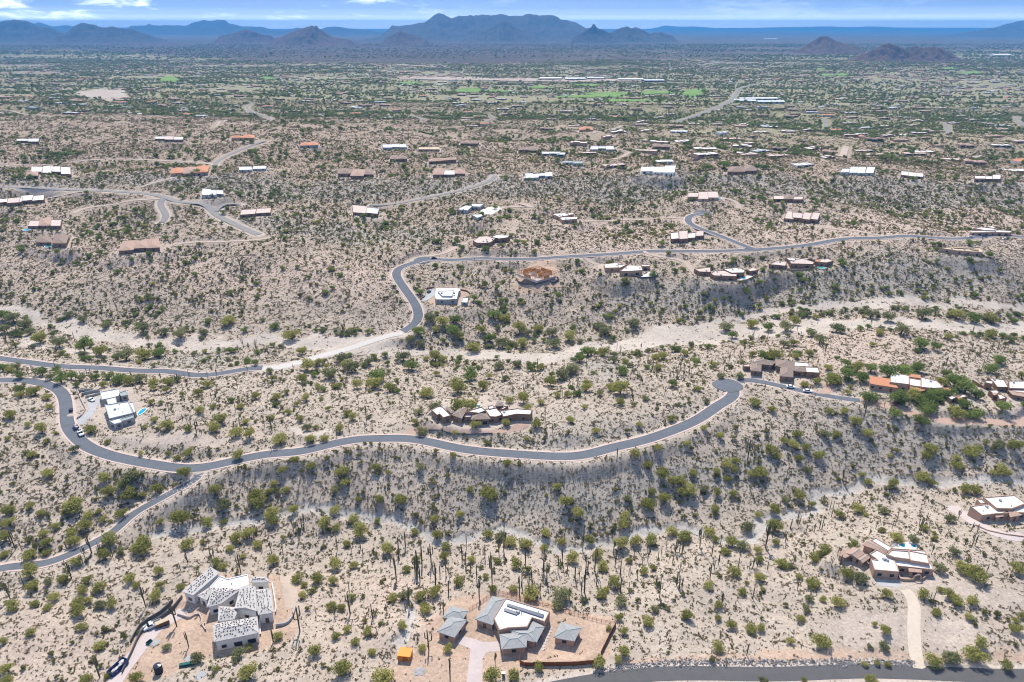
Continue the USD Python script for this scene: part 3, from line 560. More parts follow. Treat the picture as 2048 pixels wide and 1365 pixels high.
simple('h_green_bank', 'pinkish roofed house on a dark green bank right of the spur', 1576, 396, 58, [Pk, Br], 'brown_stucco', 3, .4)
simple('h_left_slab', 'wide low grey roofed house right of the upper left road fork', 510, 422, 62, Pk, 'brown_stucco', 2, .6, tilt=-.06)
simple('h_white_fork', 'white roofed house with blue walls above the upper left road', 425, 384, 44, Wt, 'grey_stucco', 3, .6, tilt=.05)
simple('h_left_long', 'very long low house cut by the left edge under the upper road', 38, 399, 100, [Cr, Pk, Cr], 'brown_stucco', 4, .22, tilt=-.08)
simple('h_left_pool_a', 'pink roofed house with a small blue pool near the left edge', 88, 446, 66, [Pk, 'pink_tile'], 'brown_stucco', 3, .5)
simple('h_left_pool_b', 'brown hip roofed house with a turquoise pool near the left edge', 103, 480, 60, Br, 'brown_stucco', 2, .55)
simple('h_left_pool_c', 'pinkish tiled house with a blue pool among trees at the left', 278, 491, 84, 'pink_tile', 'brown_stucco', 3, .5, tilt=-.06)
simple('h_mid_dome', 'grey house with rounded flat roofs left of the middle', 731, 419, 50, [Pk, 'grey_roof'], 'brown_stucco', 2, .6, tilt=.1)
simple('h_row_a', 'white roofed house group at the upper left with a dark block', 102, 339, 80, Wt, 'brown_stucco', 4, .35, tilt=.04)
simple('h_row_b', 'small round tan roofed house at the upper left edge', 64, 349, 24, 'pink_tile', 'brown_stucco', 1, .6)
simple('h_row_c', 'red roofed house with a large dark tree at the upper left', 378, 341, 76, [T, 'pink_tile'], 'pink_stucco', 3, .35, tilt=-.06)
simple('h_row_d', 'long white house of two wings on the upper left ridge', 505, 336, 54, Wt, 'grey_stucco', 2, .35, tilt=-.02)
simple('h_row_e', 'brown and orange house with wide roofs on the ridge left of centre', 712, 345, 72, [Br, 'pink_tile'], 'brown_stucco', 3, .4)
simple('h_row_f', 'orange brown house with a terrace on the ridge in the centre', 898, 345, 66, ['pink_tile', Cr], 'brown_stucco', 3, .4)
simple('h_row_g', 'pale blue grey house of stepped blocks on the centre ridge', 1076, 350, 58, ['grey_roof', Cr], 'grey_stucco', 4, .35, tilt=-.06)
simple('h_row_h', 'white house with a domed roof on the ridge right of centre', 1316, 339, 66, Wt, 'white_stucco', 3, .4)
simple('h_row_i', 'long low brown house between big trees on the ridge crest', 1484, 339, 60, Br, 'brown_stucco', 2, .3)
simple('h_row_j', 'white and blue house on the right ridge', 1714, 340, 66, Wt, 'grey_stucco', 4, .38)
simple('h_row_k', 'cream house with a narrow terrace on the right ridge', 1824, 349, 44, Cr, 'brown_stucco', 3, .4, tilt=.1)
simple('h_row_l', 'cream flat roofed house at the right end of the ridge', 1976, 355, 52, Cr, 'brown_stucco', 3, .4)
simple('h_up_a', 'red roofed long house at the top of the climbing road', 486, 275, 46, T, 'pink_stucco', 2, .25)
simple('h_up_b', 'house with a turquoise wall and orange roof left of centre', 618, 289, 38, T, 'grey_stucco', 2, .4, tilt=-.05)
simple('h_up_c', 'tan flat roofed house pair on the upper left ridge', 338, 276, 56, [Cr, Pk], 'brown_stucco', 3, .28)
simple('h_up_d', 'grey roofed house hidden by trees at the far left ridge', 55, 280, 44, 'grey_roof', 'brown_stucco', 2, .3)
simple('h_up_e', 'dark red house beside dark trees in the upper centre', 1056, 298, 40, Br, 'brown_stucco', 2, .4)
simple('h_up_f', 'tan house with a long brown roof left of the centre ridge', 885, 321, 56, 'pink_tile', 'brown_stucco', 2, .25, tilt=-.06)
simple('h_up_g', 'brown red house with two roofs left of the upper centre', 797, 316, 36, Br, 'brown_stucco', 2, .4)
simple('h_up_h', 'pale blue house in the upper right centre', 1204, 296, 48, 'grey_roof', 'grey_stucco', 3, .3)
simple('h_up_i', 'dark blue house under trees below the pale blue house', 1145, 324, 40, 'sage_roof', 'grey_stucco', 2, .3)
simple('h_up_j', 'brown roofed house right of the pale blue house', 1322, 292, 34, Br, 'brown_stucco', 2, .4)
simple('h_up_k', 'pale flat roofed house group in the upper centre left', 790, 292, 48, ['grey_roof', Cr], 'grey_stucco', 3, .3)
simple('h_up_l', 'orange yellow house beside the pale group in the upper centre', 858, 297, 42, 'tan_roof', 'tan_stucco', 2, .3)
simple('h_up_m', 'low brown house with trees in the upper centre', 938, 286, 36, Br, 'brown_stucco', 2, .35)
simple('h_up_n', 'red tiled house right of the upper centre', 1172, 258, 28, T, 'pink_stucco', 1, .4)
FOOT = {}
for Hs in HOUSES:
    polys = []
    for kind, h, roof, pts, wall in Hs['blocks']:
        polys.append(Polygon(at(pts[:, 0], pts[:, 1], h)[:, :2]).buffer(0))
    u = shapely.union_all(polys); c = np.array(u.centroid.coords[0]); r = math.sqrt(u.area)
    gx = np.random.default_rng(1).uniform(-.5, .5, (60, 2)) * r + c
    Hs['z'] = z = float(np.percentile(ground(gx[:, 0], gx[:, 1]), 55))
    Hs['polys'] = []
    for kind, h, roof, pts, wall in Hs['blocks']:
        x, y = hit_z(pts[:, 0], pts[:, 1], z + h); Hs['polys'].append(np.column_stack([x, y]))
    u = shapely.union_all([Polygon(p).buffer(0.4) for p in Hs['polys']]); Hs['foot'] = u; FOOT[Hs['key']] = u
    soft = 5.0 if Hs['near'] == 2 else 15.0
    m = (GX > u.bounds[0] - 20) & (GX < u.bounds[2] + 20) & (GY > u.bounds[1] - 20) & (GY < u.bounds[3] + 20)
    d = shapely.distance(shapely.points(GX[m], GY[m]), u); t = np.clip((d - 2.0) / soft, 0, 1); t = t * t * (3 - 2 * t); t = 1 - (1 - t) * (1 - LOCK[m])
    GZ[m] = (z - .02) * (1 - t) + GZ[m] * t
    VEG[m] *= np.clip((d - .6) / 1.2, 0, 1)
    if not Hs['near']:
        e = np.clip((9 - d) / 6, 0, 1); ZONE['dirt'][m] = np.maximum(ZONE['dirt'][m], e * .8)
for c, rx in (((1455, 771), 8.5), ((1405, 428), 9.0), ((846, 521.5), 8.0)):
    q = at(*c)[0]; VEG *= np.clip((np.hypot(GX - q[0], GY - q[1]) - rx - .8) / 1.0, 0, 1)
for pp in CLEAR: VEG *= 1 - inside(world_poly(pp)[0], .6)
VEG *= 1 - .91 * ZONE['sand']; VEG *= 1 - .85 * ZONE['gravel']
SOIL = {'sand': (0.47, 0.405, 0.34), 'grey': (0.35, 0.31, 0.262), 'pink': (0.47, 0.365, 0.29), 'green': (0.29, 0.265, 0.15), 'bare': (0.095, 0.072, 0.055),
        'clay': (0.44, 0.315, 0.23), 'dirt': (0.44, 0.365, 0.30), 'gravel': (0.42, 0.385, 0.345), 'edge': (0.50, 0.42, 0.35)}
nz = meshkit.fbm(_P / 30.0, 4, 31)[..., None]
C = np.array((0.372, 0.308, 0.246)) * (1 - nz) * 1.0 + np.array((0.438, 0.363, 0.29)) * nz
C = C * (0.86 + 0.28 * meshkit.fbm(_P / 9.0, 3, 37)[..., None])
C = C * (1 - np.clip((GY - 380) / 500, 0, 1)[..., None] * np.array((.10, .17, .23)))
_far = np.clip((GY - 900) / 1800, 0, 1)[..., None]; C = C * (1 - _far) + (np.array((0.25, 0.20, 0.13)) * (1 - np.clip((GY - 3800) / 2500, 0, .5)[..., None])) * (.75 + .5 * meshkit.fbm(_P / 250.0, 4, 47)[..., None]) * _far
for k in ('green', 'bare', 'grey', 'pink', 'sand', 'gravel', 'dirt', 'clay', 'edge'):
    a = {'grey': .8, 'pink': .7, 'green': .9, 'bare': .9}.get(k, .95)
    n2 = 0.86 + 0.28 * meshkit.fbm(_P / {'clay': 6.0, 'sand': 12.0}.get(k, 20.0), 3, 41)[..., None]
    C = C * (1 - a * ZONE[k][..., None]) + np.array(SOIL[k]) * n2 * a * ZONE[k][..., None]

usdkit.material(stage, '/World/Looks/desert_soil', {
    'a': ('attribute', {'attribute': 'soil'}), 'g': ('geometry', {}),
    'n': ('noise_texture', {'scale': 0.9, 'detail': 6.0, 'roughness': 0.65}), 'r': ('map_range', {'from_min': 0.3, 'from_max': 0.7, 'to_min': 0.75, 'to_max': 1.25}),
    'v': ('voronoi_texture', {'scale': 1.7}), 'vr': ('map_range', {'from_min': 0.05, 'from_max': 0.32, 'to_min': 0.55, 'to_max': 1.0, 'clamp': True}),
    'mu': ('math', {'math_type': 'multiply'}), 'm': ('mix_color', {'blend_type': 'multiply', 'fac': 1.0}),
    'b': ('bump', {'strength': 0.5, 'distance': 0.25}),
    'p': ('principled_bsdf', {'roughness': 0.95, 'specular_ior_level': 0.1})},
    [('g.position', 'n.vector'), ('g.position', 'v.vector'), ('n.fac', 'r.value'), ('v.distance', 'vr.value'), ('r.result', 'mu.value1'), ('vr.result', 'mu.value2'),
     ('a.color', 'm.a'), ('mu.value', 'm.b'), ('m.result', 'p.base_color'), ('n.fac', 'b.height'), ('b.normal', 'p.normal')], surface='p.BSDF')
R, K = GX.shape
_i, _j = np.meshgrid(np.arange(R - 1), np.arange(K - 1), indexing='ij'); _a = (_i * K + _j).ravel()
gm = usdkit.mesh(stage, '/World/ground', (np.column_stack([GX.ravel(), GY.ravel(), GZ.ravel()]), np.column_stack([_a, _a + 1, _a + K + 1, _a + K])), '/World/Looks/desert_soil', smooth=True)
UsdGeom.PrimvarsAPI(gm).CreatePrimvar('soil', Sdf.ValueTypeNames.Color3fArray, 'vertex').Set(Vt.Vec3fArray.FromNumpy(C.reshape(-1, 3).astype(np.float32)))
tag(gm, 'pale pinkish tan desert floor with ridges and washes reaching the mountains', 'ground', kind='structure')

def ribbon(w, z, offs, lifts, lift0=0.0):
    """a strip along the line w: cross-section points offs (sideways) and lifts (height)"""
    t = np.gradient(w, axis=0); t /= np.linalg.norm(t, axis=1, keepdims=True); nrm = np.column_stack([-t[:, 1], t[:, 0]])
    n, k = len(w), len(offs); v = np.zeros((n, k, 3))
    for c, (o, l) in enumerate(zip(offs, lifts)):
        v[:, c, :2] = w + nrm * o; v[:, c, 2] = z + l + lift0
    q = [(r * k + c, r * k + c + 1, (r + 1) * k + c + 1, (r + 1) * k + c) for r in range(n - 1) for c in range(k - 1)]
    f = np.array(q)[:, ::-1]
    return v.reshape(-1, 3), f
def lift_of(w): return np.maximum(0.05, (np.abs(w[:, 1]) - 250) * 0.0007)
ROAD_INFO = {
 'hill': ('grey asphalt road winding over the ridge past the centre house to a turning circle', 'asphalt', True),
 'side': ('narrow asphalt road dropping to the left edge from the ridge road junction', 'asphalt', True),
 'upper_end': ('narrow asphalt lane from the turning circle to the orange roofed house', 'asphalt', False),
 'valley': ('asphalt road running along the foot of the gravel bank at the left', 'asphalt', True),
 'crossing': ('pale concrete ford carrying the road across the sandy wash', 'concrete', False),
 'bench': ('asphalt road climbing from the ford and running along the far bench', 'asphalt', True),
 'spur': ('short asphalt spur ending in a small turning circle below the pink house', 'asphalt', True),
 'west': ('old pale grey road descending across the upper left ridge', 'old_asphalt', False),
 'west_fork': ('short old road fork leading to the wide flat grey roofed house', 'old_asphalt', False),
 'centre': ('old grey road rising to the ridge in the middle distance', 'old_asphalt', False),
 'north': ('old grey road climbing to the long red roofed house', 'old_asphalt', False),
 'north_track': ('straight pale track along the upper left ridge', 'tan_paving', False),
 'bend': ('far pale road making an S bend at the upper left', 'old_asphalt', False),
 'plain': ('straight far road crossing the plain beside the long white stores', 'old_asphalt', False),
 'bottom': ('dark two lane asphalt road along the bottom right edge', 'dark_asphalt', False),
 'tan_drive_a': ('short grey drive bending down from the upper left road', 'old_asphalt', False)}
for key, (w, z, width) in LINES.items():
    lab, look, kerbs = ROAD_INFO[key]; h = width / 2
    _t = np.gradient(w, axis=0); _t /= np.linalg.norm(_t, axis=1, keepdims=True); _n = np.column_stack([-_t[:, 1], _t[:, 0]]) * (h + .5)
    zz = gaussian_filter1d(np.max([z, ground(*w.T), ground(*(w + _n).T), ground(*(w - _n).T)], axis=0), 2.0, mode='nearest') + lift_of(w) + {'side': .01, 'upper_end': .012, 'crossing': .02, 'spur': .02, 'west_fork': .06, 'tan_drive_a': .05}.get(key, 0)
    if not kerbs:
        tag(obj('road', ribbon(w, zz, [h, 0, -h], [0, .05, 0]), look, smooth=True), lab, 'road', kind='structure'); continue
    rd = thing('road', lab, 'road'); tag(rd, kind='structure')
    obj('asphalt', ribbon(w, zz, [h, 0, -h], [0, .05, 0]), look, rd, smooth=True)
    for s in (1, -1):
        o = [s * (h + .01), s * (h + .01), s * (h + .85), s * (h + .9)]; l = [-.1, .1, .1, -.5]
        if s < 0: o, l = o[::-1], l[::-1]
        if key == 'hill' or key == 'valley' or key == 'bench' or key == 'spur' or key == 'side':
            # leave the kerb open where another road joins
            oth = np.vstack([LINES[k2][0] for k2 in LINES if k2 != key]); t = np.gradient(w, axis=0); t /= np.linalg.norm(t, axis=1, keepdims=True)
            pos = w + np.column_stack([-t[:, 1], t[:, 0]]) * s * (h + .3)
            free = cKDTree(oth).query(pos)[0] > 3.6
            runs = np.split(np.arange(len(w)), np.flatnonzero(np.diff(free.astype(int))) + 1)
            for r in runs:
                if free[r[0]] and len(r) > 2: obj('kerb', ribbon(w[r], zz[r], o, l), 'kerb_concrete', rd, smooth=False)
def sheet(name, pp, look, label, cat, lift=0.05, step=1.2, parent=None, kind='structure', poly=None, smooth=True):
    """a paved patch laid on the land inside a photograph polygon"""
    poly = poly if poly is not None else world_poly(pp)[0]
    poly = shapely.segmentize(poly.buffer(step * .4).buffer(-step * .4), step * 2)
    m = trimesh.creation.extrude_polygon(poly, 0.1, engine='earcut')
    x0, y0, x1, y1 = poly.bounds; gx, gy = np.meshgrid(np.arange(x0, x1, step), np.arange(y0, y1, step)); p = np.column_stack([gx.ravel(), gy.ravel()])
    p = p[shapely.contains_xy(poly.buffer(-step * .3), p[:, 0], p[:, 1])]
    ring = np.array(poly.exterior.coords)[:-1]; al = np.vstack([ring, p])
    from scipy.spatial import Delaunay
    tri = Delaunay(al).simplices; c = al[tri].mean(1); tri = tri[shapely.contains_xy(poly, c[:, 0], c[:, 1])]
    v = np.column_stack([al, ground(al[:, 0], al[:, 1]) + lift + np.maximum(0, (al[:, 1] - 300) * .0006)])
    e1, e2 = v[tri[:, 1]] - v[tri[:, 0]], v[tri[:, 2]] - v[tri[:, 0]]; fl = np.cross(e1, e2)[:, 2] < 0; tri[fl] = tri[fl][:, ::-1]
    o = obj(name, (v, tri), look, parent or '/World', smooth=smooth)
    if parent is None: tag(o, label, cat, kind=kind)
    return o
DRIVE_LABEL = {'a': 'pale driveway curving below the upper left road to the pool houses', 'b': 'pale driveway to the long low house at the left edge', 'c': 'pale driveway from the bench road to the round fronted house',
 'd': 'short pale driveway to the white terrace house', 'e': 'curving driveway to the long tan house with the blue pool', 'f': 'pale driveway dropping from the pink roofed ridge house', 'g': 'pale driveway to the white house with the red chimney',
 'h': 'thin pale track from the white block house to the small turning circle', 'i': 'pale driveway rising to the red roofed house with the big tree', 'j': 'sandy driveway from the bottom road up to the white roofed right house',
 'k': 'thin pale driveway joining the bench road at the right', 'l': 'concrete driveway curving to the house at the right edge', 'm': 'concrete driveway climbing between low walls to the building site',
 'n': 'pinkish paved drive running past the orange roofed house to the right edge', 'o': 'pinkish paved forecourt of the brown roofed house', 'p': 'pale track behind the pool house on the left slope',
 'q': 'far pale driveway forking at the upper left', 'r': 'far pale driveway beside the pale blue house', 's': 'short wide far pale street on the right plain', 't': 'far pale track at the upper left edge',
 'u': 'far pale driveway looping to the pale blue house', 'v': 'far curving street at the right edge', 'w': 'far short grey street among the houses right of centre', 'x': 'far short grey street among the right hand houses',
 'y': 'far short road among the houses near the centre', 'z': 'far short road left of the centre houses'}
for key, (w, z, width, look) in DLINES.items():
    zz = np.maximum(z, ground(w[:, 0], w[:, 1])) + lift_of(w) + .03; h = width / 2
    tag(obj('driveway', ribbon(w, zz, [h, 0, -h], [0, .03, 0]), look, smooth=True), DRIVE_LABEL[key], 'driveway', kind='structure')
# turning circles
for nm, c, rx, lab in (('turning_circle', (1455, 771), 8.5, 'round grey asphalt turning circle at the end of the ridge road'), ('turning_circle', (1405, 428), 9.0, 'small far asphalt turning circle of the spur road'), ('turning_circle', (846, 521.5), 8.0, 'widened asphalt corner where the road from the ford meets the bench road')):
    q = at(*c)[0]; sheet(nm, None, 'asphalt', lab, 'road', lift=.19, poly=shapely.Point(q[0], q[1]).buffer(rx), step=2.0)

# ------------------------------------------------------------------ mountains and hills
def rock(name, c, c2, sc):
    usdkit.material(stage, '/World/Looks/' + name, {
        'g': ('geometry', {}), 'n': ('noise_texture', {'scale': sc, 'detail': 8.0, 'roughness': 0.7}), 'r': ('rgb_ramp', {'ramp': [(0.3, c), (0.7, c2)]}),
        'b': ('bump', {'strength': 0.8, 'distance': 12.0}), 'p': ('principled_bsdf', {'roughness': 0.95, 'specular_ior_level': 0.05})},
        [('g.position', 'n.vector'), ('n.fac', 'r.fac'), ('n.fac', 'b.height'), ('b.normal', 'p.normal'), ('r.color', 'p.base_color')], surface='p.BSDF')
rock('mountain_rock', (0.055, 0.05, 0.04), (0.135, 0.11, 0.085), 0.012)
rock('hill_rock', (0.075, 0.052, 0.04), (0.18, 0.125, 0.092), 0.03)
def mountain(name, sil, dist, _b, depth, look, label, rough=.22, seed=1, n=190, m=44, taper=True):
    base = float(ground(0, dist - depth * .6)[0]); s = np.array(sil, float); d = rays(s[:, 0], s[:, 1]); t = dist / d[:, 1]
    sx, sz = d[:, 0] * t, CAMZ + d[:, 2] * t
    x = np.linspace(sx[0], sx[-1], n); S = np.interp(x, sx, sz) - base
    tt = np.linspace(-1, 1, m); X, T = np.meshgrid(x, tt, indexing='ij')
    span = sx[-1] - sx[0]; P = np.stack([X / (depth * .55), T * 1.3, 0 * X], -1)
    wob = (meshkit.fbm(P * 1.0, 3, seed) - .5) * .5; T2 = np.clip(np.abs(T - wob * (1 - np.abs(T))), 0, 1)
    Sh = np.interp(np.clip(X + (meshkit.fbm(P * .8, 3, seed + 3) - .5) * depth * 1.0 * np.abs(T), x[0], x[-1]), x, S)
    prof = (1 - T2) ** 1.7; e = np.clip(np.minimum(X - x[0], x[-1] - X) / span / .10, 0, 1); Sh = Sh * e * e * (3 - 2 * e) if taper else Sh
    rg = ridged(P * 3.0, seed + 5); Z = Sh * prof * (1 - rough * 2 * (1 - rg) * (1 - prof) - 0.0) + Sh * rough * .6 * (rg - .8) * prof * (1 - prof) * 4
    crest = prof > .985; r2 = ridged(P * 8.0, seed + 9); Z = Z + Sh * rough * .6 * (r2 - .75) * (1 - prof ** 6) * np.clip(prof * 6, 0, 1); Z = np.where(crest, Sh * prof * (1 + .05 * (r2 - .6)), Z)
    sc = (dist + T * depth * .5) / dist
    V = np.stack([X * 1.0, dist + T * depth, base - 8 + Z + 4], -1)
    i, j = np.meshgrid(np.arange(n - 1), np.arange(m - 1), indexing='ij'); a = (i * m + j).ravel()
    o = obj(name, (V.reshape(-1, 3), np.column_stack([a, a + m, a + m + 1, a + 1])), look, smooth=True)
    return tag(o, label, name, kind='structure')
FARZ = float(ground(0, 9000)[0])
mountain('mountain', [(-260,70),(-180,52),(-60,48),(0,41),(20,39),(51,39),(68,44),(89,53),(116,56),(128,61),(150,70)], 11500, FARZ, 900, 'mountain_rock', 'dark rugged mountain cut by the left edge', seed=2)
mountain('mountain', [(112,70),(132,62),(147,55),(161,48),(174,44),(188,46),(205,53),(222,54),(232,51),(250,55),(270,58),(284,65),(318,72)], 10800, FARZ, 800, 'mountain_rock', 'dark craggy mountain second from the left edge', seed=3)
mountain('mountain', [(-100,60),(40,55),(80,44),(95,48),(110,53),(130,50),(150,54),(200,56),(255,55),(262,52),(290,50),(299,52),(302,46),(304,46),(308,51),(330,50),(375,51),(392,43),(400,42),(410,40),(425,41),(437,39),(452,41),(456,46),(470,49),(490,53),(515,53),(525,53),(545,59),(560,61),(575,60),(595,55),(620,60),(640,60),(660,53),(680,53),(700,57),(725,59),(740,57),(765,58),(800,66)], 21000, -46, 1500, 'mountain_rock', 'long pale blue far mountain range with a rock needle', seed=4, n=300)
mountain('hill', [(430,72),(455,69),(475,62),(492,58),(513,63),(525,68),(555,72)], 10200, FARZ, 450, 'hill_rock', 'low dark conical hill left of the flat topped butte', seed=5)
mountain('hill', [(535,82),(555,74),(580,66),(601,58),(614,53),(620,50.5),(631,50.5),(637,56),(645,61),(655,68),(670,75),(715,80)], 8700, FARZ, 650, 'hill_rock', 'steep brown butte with a small flat top', seed=6)
mountain('hill', [(762,80),(775,73),(790,66),(801,60),(812,64),(824,68),(835,73),(860,78)], 9000, FARZ, 500, 'hill_rock', 'small brown cone in front of the big mountain', seed=7)
mountain('mountain', [(735,74),(769,65),(786,51),(800,52),(815,50),(830,48),(851,43),(865,32),(877,27),(887,27),(894,32),(902,37),(916,32),(940,31),(967,29),(985,30),(1000,28),(1015,32),(1042,31),(1059,27),(1080,30),(1107,30),(1121,38),(1138,42),(1152,46),(1172,56),(1200,66),(1240,72)], 13500, FARZ, 1900, 'mountain_rock', 'broad blue mountain massif rising in the middle of the skyline', seed=8, n=320, m=70)
mountain('hill', [(920,78),(945,70),(965,62),(985,50),(1000,42),(1008,40),(1018,44),(1035,57),(1050,64),(1085,73)], 11300, FARZ, 750, 'mountain_rock', 'lower rugged foothill in front of the blue mountain massif', seed=9)
mountain('hill', [(1140,76),(1158,68),(1175,57),(1182,54),(1186,47.5),(1189,47.5),(1193,54),(1206,60),(1223,66),(1240,74)], 10300, FARZ, 420, 'mountain_rock', 'pointed hill with a rock spire on its top', seed=10, n=150)
mountain('hill', [(1200,76),(1223,63),(1244,54),(1254,50),(1261,55),(1271,54),(1282,57),(1292,61),(1305,67),(1322,63),(1333,67),(1360,75)], 11000, FARZ, 600, 'mountain_rock', 'low twin peaked hills right of the rock spire', seed=11)
mountain('mountain', [(1260,60),(1300,54),(1330,50.5),(1350,53),(1392,53),(1427,56),(1500,56),(1553,54.5),(1600,54),(1649,52.5),(1700,54),(1740,53),(1800,55),(1850,55.5),(1900,55.5),(2000,56),(2100,57)], 38000, -46, 1800, 'mountain_rock', 'faint farthest blue ridge along the right horizon', seed=12, n=200, m=24)
mountain('hill', [(1600,98),(1618,90),(1638,78),(1648,72),(1654,70.5),(1660,71),(1676,81),(1690,87),(1720,96)], 6300, FARZ + 6, 380, 'hill_rock', 'isolated brown cone hill on the right plain', seed=13)
mountain('hill', [(1705,112),(1720,108),(1751,96),(1768,88),(1777,84),(1784,88),(1792,91),(1813,98),(1826,96),(1832,91),(1838,89),(1844,95),(1850,96),(1858,93),(1867,91),(1885,97),(1900,106),(1925,112)], 4900, FARZ + 8, 260, 'hill_rock', 'jagged reddish rock hills with three tops on the right plain', rough=.3, seed=14)
mountain('mountain', [(1900,72),(1936,64),(1960,59),(1980,55),(2011,48),(2048,41),(2110,33),(2180,40),(2260,66)], 16500, -46, 1700, 'mountain_rock', 'smooth blue mountain rising at the right edge', seed=15)

# ------------------------------------------------------------------ haze
usdkit.material(stage, '/World/Looks/haze_air', {'v': ('principled_volume', {'color': HAZE_COLOR, 'density': HAZE_DENSITY, 'anisotropy': 0.0})}, [], volume='v.volume')
BOXTOP = max(UsdGeom.Mesh(p).ComputeExtent(UsdGeom.Mesh(p).GetPointsAttr().Get())[1][2] for p in stage.GetPrimAtPath('/World').GetChildren() if p.GetName().startswith(('mountain', 'hill')) and p.IsA(UsdGeom.Mesh)) + 6
zmin = float(GZ.min()) - 60
tag(obj('haze', trimesh.creation.box(bounds=[(-60000, -500, zmin), (60000, 42200, BOXTOP)]), 'haze_air'), 'thin blue haze over the plain', 'haze', kind='stuff')

# ------------------------------------------------------------------ building the houses
def ccw(p):
    p = np.asarray(p, float); a = np.sum(p[:, 0] * np.roll(p[:, 1], -1) - np.roll(p[:, 0], -1) * p[:, 1])
    return p if a > 0 else p[::-1]
def pitched(q, z, kind, pitch=.30, over=.55, thick=.22):
    """hip, gable or one-way roof over a four (or more) cornered outline -> (mesh, ridge lines)"""
    q = ccw(q)
    if len(q) > 4:
        r = np.array(Polygon(q).minimum_rotated_rectangle.exterior.coords)[:4]; q = ccw(r) if kind != 'mono' else q
    if kind == 'mono':
        c = q.mean(0); back = np.argsort(q[:, 1])[-2:]; n = len(q); zz = np.array([z + .12 * (p[1] - q[:, 1].min()) * .6 for p in q])
        top = np.column_stack([q, zz + thick]); bot = np.column_stack([q, zz])
        f = [(0, k, k + 1) for k in range(1, n - 1)] + [(n, n + k + 1, n + k) for k in range(1, n - 1)]
        for k in range(n): j = (k + 1) % n; f += [(k, n + k, n + j), (k, n + j, j)]
        return (np.vstack([top, bot]), f), []
    e = [np.linalg.norm(q[(k + 1) % 4] - q[k]) for k in range(4)]
    if e[0] + e[2] < e[1] + e[3]: q = np.roll(q, -1, 0); e = e[1:] + e[:1]
    a, b = (q[0] + q[3]) / 2, (q[1] + q[2]) / 2; sh = (e[1] + e[3]) / 2; d = b - a; L = np.linalg.norm(d); d = d / L
    ins = min(sh / 2, L * .46) if kind == 'hip' else 0.0
    r0, r1 = a + d * ins, b - d * ins; hz = z + thick + sh / 2 * pitch
    top = np.vstack([np.column_stack([q, [z + thick] * 4]), [(*r0, hz), (*r1, hz)]]); bot = np.column_stack([q, [z] * 4]); V = np.vstack([top, bot])
    f = [(0, 1, 5), (0, 5, 4), (2, 3, 4), (2, 4, 5), (1, 2, 5), (3, 0, 4), (6, 8, 7), (6, 9, 8)]
    for k in range(4): j = (k + 1) % 4; f += [(k, 6 + k, 6 + j), (k, 6 + j, j)]
    rid = [((*r0, hz), (*r1, hz))] + ([((*q[0], z + thick), (*r0, hz)), ((*q[3], z + thick), (*r0, hz)), ((*q[1], z + thick), (*r1, hz)), ((*q[2], z + thick), (*r1, hz))] if kind == 'hip' else [])
    # soft faces: split into facets so that edges stay crisp
    V = np.array(V); F = np.array(f); return (V[F].reshape(-1, 3), np.arange(len(F) * 3).reshape(-1, 3)), rid
def openings(o, poly, others, z, h, near, rnd, c):
    """windows and doors on the walls that the photograph looks at"""
    q = ccw(poly); n = len(q)
    for k in range(n):
        a, b = q[k], q[(k + 1) % n]; L = np.linalg.norm(b - a); d = (b - a) / max(L, 1e-6); nr = np.array([d[1], -d[0]])
        if L < 2.6 or nr[1] > -.25: continue
        mid = (a + b) / 2 + nr * 1.0
        step = 4.2 if near else 6.0; m = max(1, int(L / step)); rz = math.atan2(d[1], d[0])
        for i in range(m):
            p = a + d * L * (i + .5) / m
            if any(shapely.contains_xy(g, *(p + nr * .8)) for g in others): continue
            kind = rnd.choice(['window', 'window', 'window', 'wide', 'door'])
            w, hh, zc = {'window': (1.5, 1.3, 1.55), 'wide': (2.6, 1.9, 1.25), 'door': (1.1, 2.1, 1.06)}[kind]
            w = min(w, L * .7); hh = min(hh, h - .6)
            if near:
                fr = MB().box((*(p + nr * .03 - c), zc), (w + .24, .14, hh + .24), rz); x = obj('door' if kind == 'door' else 'window', fr.m, 'frame_paint', o)
                obj('leaf' if kind == 'door' else 'pane', MB().box((*(p + nr * .06 - c), zc), (w, .12, hh), rz).m, 'wood_door' if kind == 'door' else 'glass_dark', x)
            else:
                obj('door' if kind == 'door' else 'window', MB().box((*(p + nr * .03 - c), zc), (w, .14, hh), rz).m, 'glass_dark', o)
HOUSE_AT = {}
